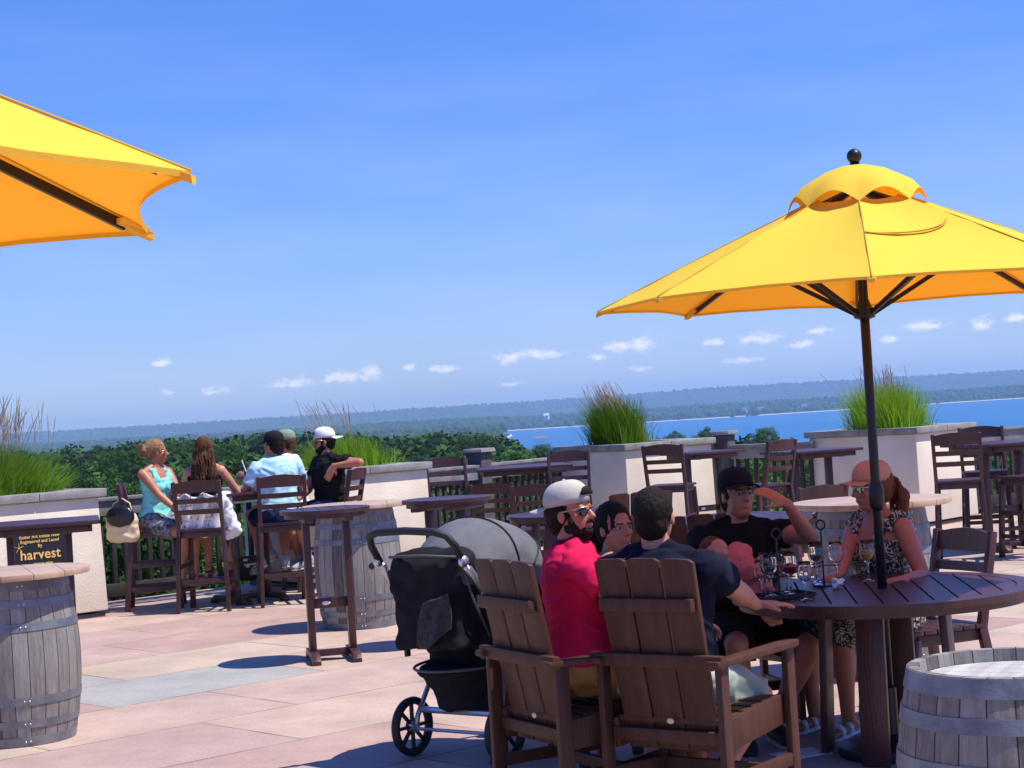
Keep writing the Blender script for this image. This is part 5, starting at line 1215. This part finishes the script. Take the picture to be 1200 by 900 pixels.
        if cap_yaw == 180:
            ar = MB(); pts_ = [cc+cm @ V((math.sin(a)*.045, -.106, .012+.036*math.cos(a))) for a in [R(-90+20*i) for i in range(10)]]
            ar.add([cc+cm @ V((0, -.105, .012))]+pts_, [(0, i, i+1) for i in range(1, 10)]); pp = ar.build('cap_opening', hair, co); k = pp.modifiers.new('t', 'SOLIDIFY'); k.thickness = .006; k.offset = 0
    if glasses:
        g = MB(); lm_, fmm = ('lens', 'goldframe') if glasses == 'gold' else ('mirror', 'white') if glasses == 'mirror' else ('eye', 'goldframe')
        for s_ in (-1, 1): g.ell(hx(s_*.034, .092-.012, .0), (.028, .006, .021), hm_ @ Matrix.Rotation(R(-14*s_), 3, 'Z'), 14, 8)
        lo_ = g.build('sunglasses', lm_, t, smooth=True)
        g = MB(); g.tube([hx(-.078, .0, .012), hx(-.07, .06, .012), hx(-.045, .088, .016), hx(0, .1, .014), hx(.045, .088, .016), hx(.07, .06, .012), hx(.078, .0, .012)], .0038, 6); g.build('glasses_frame', fmm, lo_, smooth=True)
    else:
        for s_ in (-1, 1):
            e = MB().ell(hx(s_*.03, .074, .002), (.0125, .008, .0075), hm_, 12, 8).build('eye', 'eye', t, smooth=True); MB().ell(hx(s_*.03, .0795, .002), (.006, .004, .006), hm_, 10, 6).build('pupil', 'hair_dark', e, smooth=True)
            MB().capsule(hx(s_*.014, .088, .021), hx(s_*.046, .078, .022), .0035, .0028, 6).build('eyebrow', hair, t)
    return t, dict(hc=hc, hm=hm_, ja=ja, jl=jl, nb=nb, H=H, u=u, fw=fw)
def off(loc, f, k): return (loc[0]+f[0]*k, loc[1]+f[1]*k, 0)
fa1 = V((.86, .5, 0)); fa2 = V((.36, .93, 0))
# man in pink
pk_loc = (.235, 7.5, 0)
pk, ip = person('man in a hot pink polo shirt, white backwards cap and sunglasses beside the stroller', pk_loc, face(1, .06), .475, lean=-3, hy=-36, hp=-8, top='pink', bottom='khaki', sleeve=.5, build=1.1, skin='skin_tan',
    cap='offwhite', cap_yaw=180, hair='hair_dark', hairstyle='capshort', beard=True, glasses='gold', collar=True, shoe='shoeblack', voxel=.0075, belly=.02,
    L={'w': V((-.12, .37, .78)), 'hint': V((-.5, -.4, -1)), 'n': (.3, .2, -1)}, RR={'w': V((.15, .37, .90)), 'hint': V((.9, -.5, -.7)), 'n': (-.3, .2, -1)}, curl=(35, 35))
# man in navy
nv_loc = (.55, 7.2, 0)
nv, inn = person('man in a navy T-shirt seen from behind with his hand on the table edge', nv_loc, face(.58, .82), .46, lean=-3, hy=14, hp=-4, top='navy', bottom='sage', sleeve=.62, build=1.18, skin='skin', belly=.03,
    hair='hair_dark', hairstyle='short', shoe='shoe', voxel=.0075, RR={'w': at(905, 722, 7.62)-V((0, 0, -.0)), 'world': True, 'hint': V((1, -.5, -.4)), 'd': (.85, .25, -.05), 'n': (.1, 0, -1)}, curl=(30, 14),
    L={'w': V((-.1, .42, .72)), 'hint': V((-.6, -.4, -1))}, legs={1: {'a': (.14, .12, .13), 'hint': (.2, 1, .6), 'f': (.25, .8, -.55)}, -1: {'a': (-.12, .3, .09)}})
# woman in floral dress beside pink man
wf_loc = (.28, 8.46, 0)
wf, iw = person('smiling woman in a dark floral dress behind the man in pink', wf_loc, face(.72, -.55), .38, female=True, lean=20, hy=-22, hp=-2, top='floral', bottom=None, sleeve=0, neckline='strap', skirt=.9, skin='skin_tan',
    hair='hair_dark', hairstyle='pony', shoe='sandal', voxel=.0085, L={'w': V((-.1, .33, .68))}, RR={'w': V((.1, .33, .66))})
# man with black cap shading his eyes, holding a baby
mc_loc = (1.06, 8.86, 0); mcr = face(.12, -1)
mc, im = person('man in a black cap and T-shirt shading his eyes with a raised hand', mc_loc, mcr, .44, lean=6, hy=12, hp=-7, top='blackshirt', bottom='blackshirt', sleeve=.4, build=1.06, skin='skin_tan', cap='capblack', hair='hair_dark', hairstyle='capshort', beard=False,
    shoe='shoeblack', voxel=.0085, L={'w': at(922, 590, 8.45), 'world': True, 'worldhint': V((1, -.25, -.9)), 'd': (-.82, .12, .5), 'n': (.1, .5, -.85), 'side': 1}, RR={'w': at(868, 668, 8.4), 'world': True, 'worldhint': V((-1, .2, -1)), 'n': (.3, .6, .6)}, curl=(16, 30),
    legs={-1: {'a': (-.06, .28, .1), 'hint': (-.6, 1, .8)}, 1: {'a': (.12, .4, .09)}})
# woman in salmon cap
ws_loc = (1.80, 8.93, 0); wsr = face(-.8, -.5)
ws, iws = person('woman in a salmon cap and mirrored sunglasses behind the umbrella pole', ws_loc, wsr, .43, female=True, lean=4, hy=-14, hp=2, top='paisley', bottom=None, sleeve=0, neckline='strap', skirt=.95, skin='skin_tan', cap='cappink', hair='hair_auburn', hairstyle='pony', glasses='mirror',
    shoe='whitesandal', voxel=.008, build=1.08, L={'w': at(1062, 683, 8.45)+V((0, 0, .02)), 'world': True, 'worldhint': V((.6, .1, -1)), 'd': (-.8, -.5, 0), 'n': (0, 0, -1)}, RR={'w': at(985, 672, 8.62), 'world': True, 'worldhint': V((-.6, .3, -1)), 'd': (-.5, -.5, -.1), 'n': (0, 0, -1)}, curl=(20, 30))
for s_ in (-1, 1):      # ruffles on the shoulders of her dress
    rf = MB(); sh = iws['ja'][s_][0]
    for k in range(11):
        a = R(-90+18*k); c = sh+V((s_*(-.035+.012*math.sin(k*2.1)), .065*math.sin(a), .058*math.cos(a)+.004)); rf.ell(c, (.024+.008*math.sin(k*3), .022, .022), None, 8, 6)
    blob(rf, 'ruffle', 'paisley', ws, .007, 1, .008, 50)
# baby on the man's arm
bb = thing('person', 'baby in coral pink clothes asleep on the arm of the man in the black cap', 'baby', (0, 0, 0), 0)
hp_ = at(838, 646, 8.36); bp1 = at(866, 656, 8.36); bp2 = at(886, 690, 8.32)
m = MB(); m.ell(hp_, (.062, .07, .062), rotm(20), 18, 12); m.capsule(hp_+V((.03, 0, -.01)), bp1, .035, .05); m.capsule(bp1, bp2, .058, .064)
m.ell(hp_+V((.03, -.05, -.012)), (.03, .02, .026)); m.ell(hp_+V((.035, -.07, -.006)), (.009, .008, .008)); m.ell(hp_+V((.0, -.068, -.0)), (.012, .012, .016))
a0 = bp1+V((.0, -.06, 0)); a1 = a0+V((.05, -.04, -.06)); m.capsule(a0, a1, .026, .022); a2 = a1+V((.06, .0, -.02)); m.capsule(a1, a2, .022, .018); m.ell(a2+V((.015, 0, 0)), (.018, .014, .014))
for k in (-1, 1): l1_ = bp2+V((.02, -.04*k, -.05)); l2_ = l1_+V((.03, -.03-.04*k, -.09)); m.capsule(bp2, l1_, .05, .04); m.capsule(l1_, l2_, .036, .026); m.capsule(l2_, l2_+V((.03, -.03, .0)), .02, .016)
blob(m, 'body', 'skin', bb, .007, 2)
m = MB(); m.capsule(bp1, bp2, .068, .074); m.ell(bp1+V((-.01, -.01, .0)), (.06, .065, .06)); m.capsule(a0, a0+(a1-a0)*.8, .038, .034); blob(m, 'romper', 'babypink', bb, .007, 2, .008, 22, .018)
m = MB(); m.ell(hp_+V((-.012, .012, .012)), (.062, .066, .06)); blob(m, 'hair', 'hair_auburn', bb, .007, 1, .003, 60)
# --- the high table party
SE = .745
def c_off(C, k): a = C.rotation_euler.z; return (C.location.x-math.sin(a)*k, C.location.y+math.cos(a)*k, 0)
lg = {-1: {'a': (-.1, .33, .39)}, 1: {'a': (.1, .33, .39)}}
aq_loc = (C1.location.x+.03, C1.location.y-.02, 0)
person('woman in an aqua top and dark skirt at the left end of the high table', aq_loc, face(.72, -.5), SE, female=True, lean=4, hy=48, hp=0, top='aqua', bottom='charcoal', sleeve=0, neckline='strap', skin='skin_tan', shorts=.75, build=1.05,
    hair='hair_blond', hairstyle='bun', glasses='clear', shoe='sandal', voxel=.010, RR={'w': V((.06, .36, SE+.17)), 'hint': V((.6, -.6, -.5))}, L={'w': V((-.08, .36, SE+.17))}, legs={1: {'a': (.06, .36, .30), 'hint': (0, 1, .8)}, -1: {'a': (-.05, .42, .33), 'hint': (0, 1, .9)}}, curl=(25, 25))
lh_loc = c_off(C2, .03)
person('woman with long curly brown hair and a black top seen from behind', lh_loc, face(.12, 1), SE, female=True, lean=6, hy=10, hp=0, top='blackshirt', bottom='blackshirt', sleeve=0, neckline='strap', skin='skin', shorts=.85, hair='hair_brown', hairstyle='long', shoe='sandal', voxel=.010,
    RR={'w': V((.2, .36, 1.1)), 'hint': V((.8, -.4, -1))}, L={'w': V((-.15, .36, 1.1)), 'hint': V((-.8, -.4, -1))}, legs=lg)
sk_loc = c_off(C3, .02)
person('man in a light blue polo shirt and black cap seen from behind', sk_loc, face(-.3, .95), SE, lean=9, hy=38, hp=0, top='sky', bottom='denim', sleeve=.6, build=1.06, skin='skin_tan', cap='capblack', hair='hair_dark', hairstyle='capshort', shoe='shoegrey', collar=True, voxel=.010,
    L={'w': V((-.2, .34, 1.08)), 'hint': V((-.7, -.3, -1))}, RR={'w': V((.12, .36, 1.09)), 'hint': V((.7, -.3, -1))}, legs={-1: {'a': (-.16, .3, .40), 'f': (-.3, .9, -.35)}, 1: {'a': (.06, .2, .40)}})
wc_loc = (C4.location.x+.02, C4.location.y, 0); e_w = at(427, 549, C4.location.y-.1)
person('bearded man in a black shirt and white backwards cap beside the second planter', wc_loc, face(-.75, -.5), SE, lean=3, hy=-22, hp=0, top='blackshirt', bottom='denim', sleeve=.55, build=1.1, skin='skin_tan', cap='white', cap_yaw=180, hair='hair_dark', hairstyle='capshort', beard=True, glasses='gold', shoe='shoegrey', voxel=.010,
    L={'w': at(391, 546, C4.location.y-.3), 'world': True, 'worldhint': V((1, -.1, .1)), 'd': (-.5, 0, -.85), 'n': (-.3, .9, 0), 'side': 1}, RR={'w': V((.1, .34, SE+.18))}, legs=lg)
gb_loc = (C5.location.x-.13, C5.location.y-.02, 0)
person('person in a faded green cap and white shirt half hidden behind the light blue shirt', gb_loc, face(-.9, .15), SE, lean=6, hy=0, hp=0, top='white', bottom='khaki', sleeve=.6, build=1.0, skin='skin_tan', cap='capgreen', hair='hair_brown', hairstyle='capshort', shoe='shoegrey', voxel=.011,
    L={'w': V((-.1, .46, 1.16)), 'hint': V((-.5, -.3, -1)), 'n': (.8, .1, -.1)}, RR={'w': V((.12, .36, 1.1))}, legs=lg)
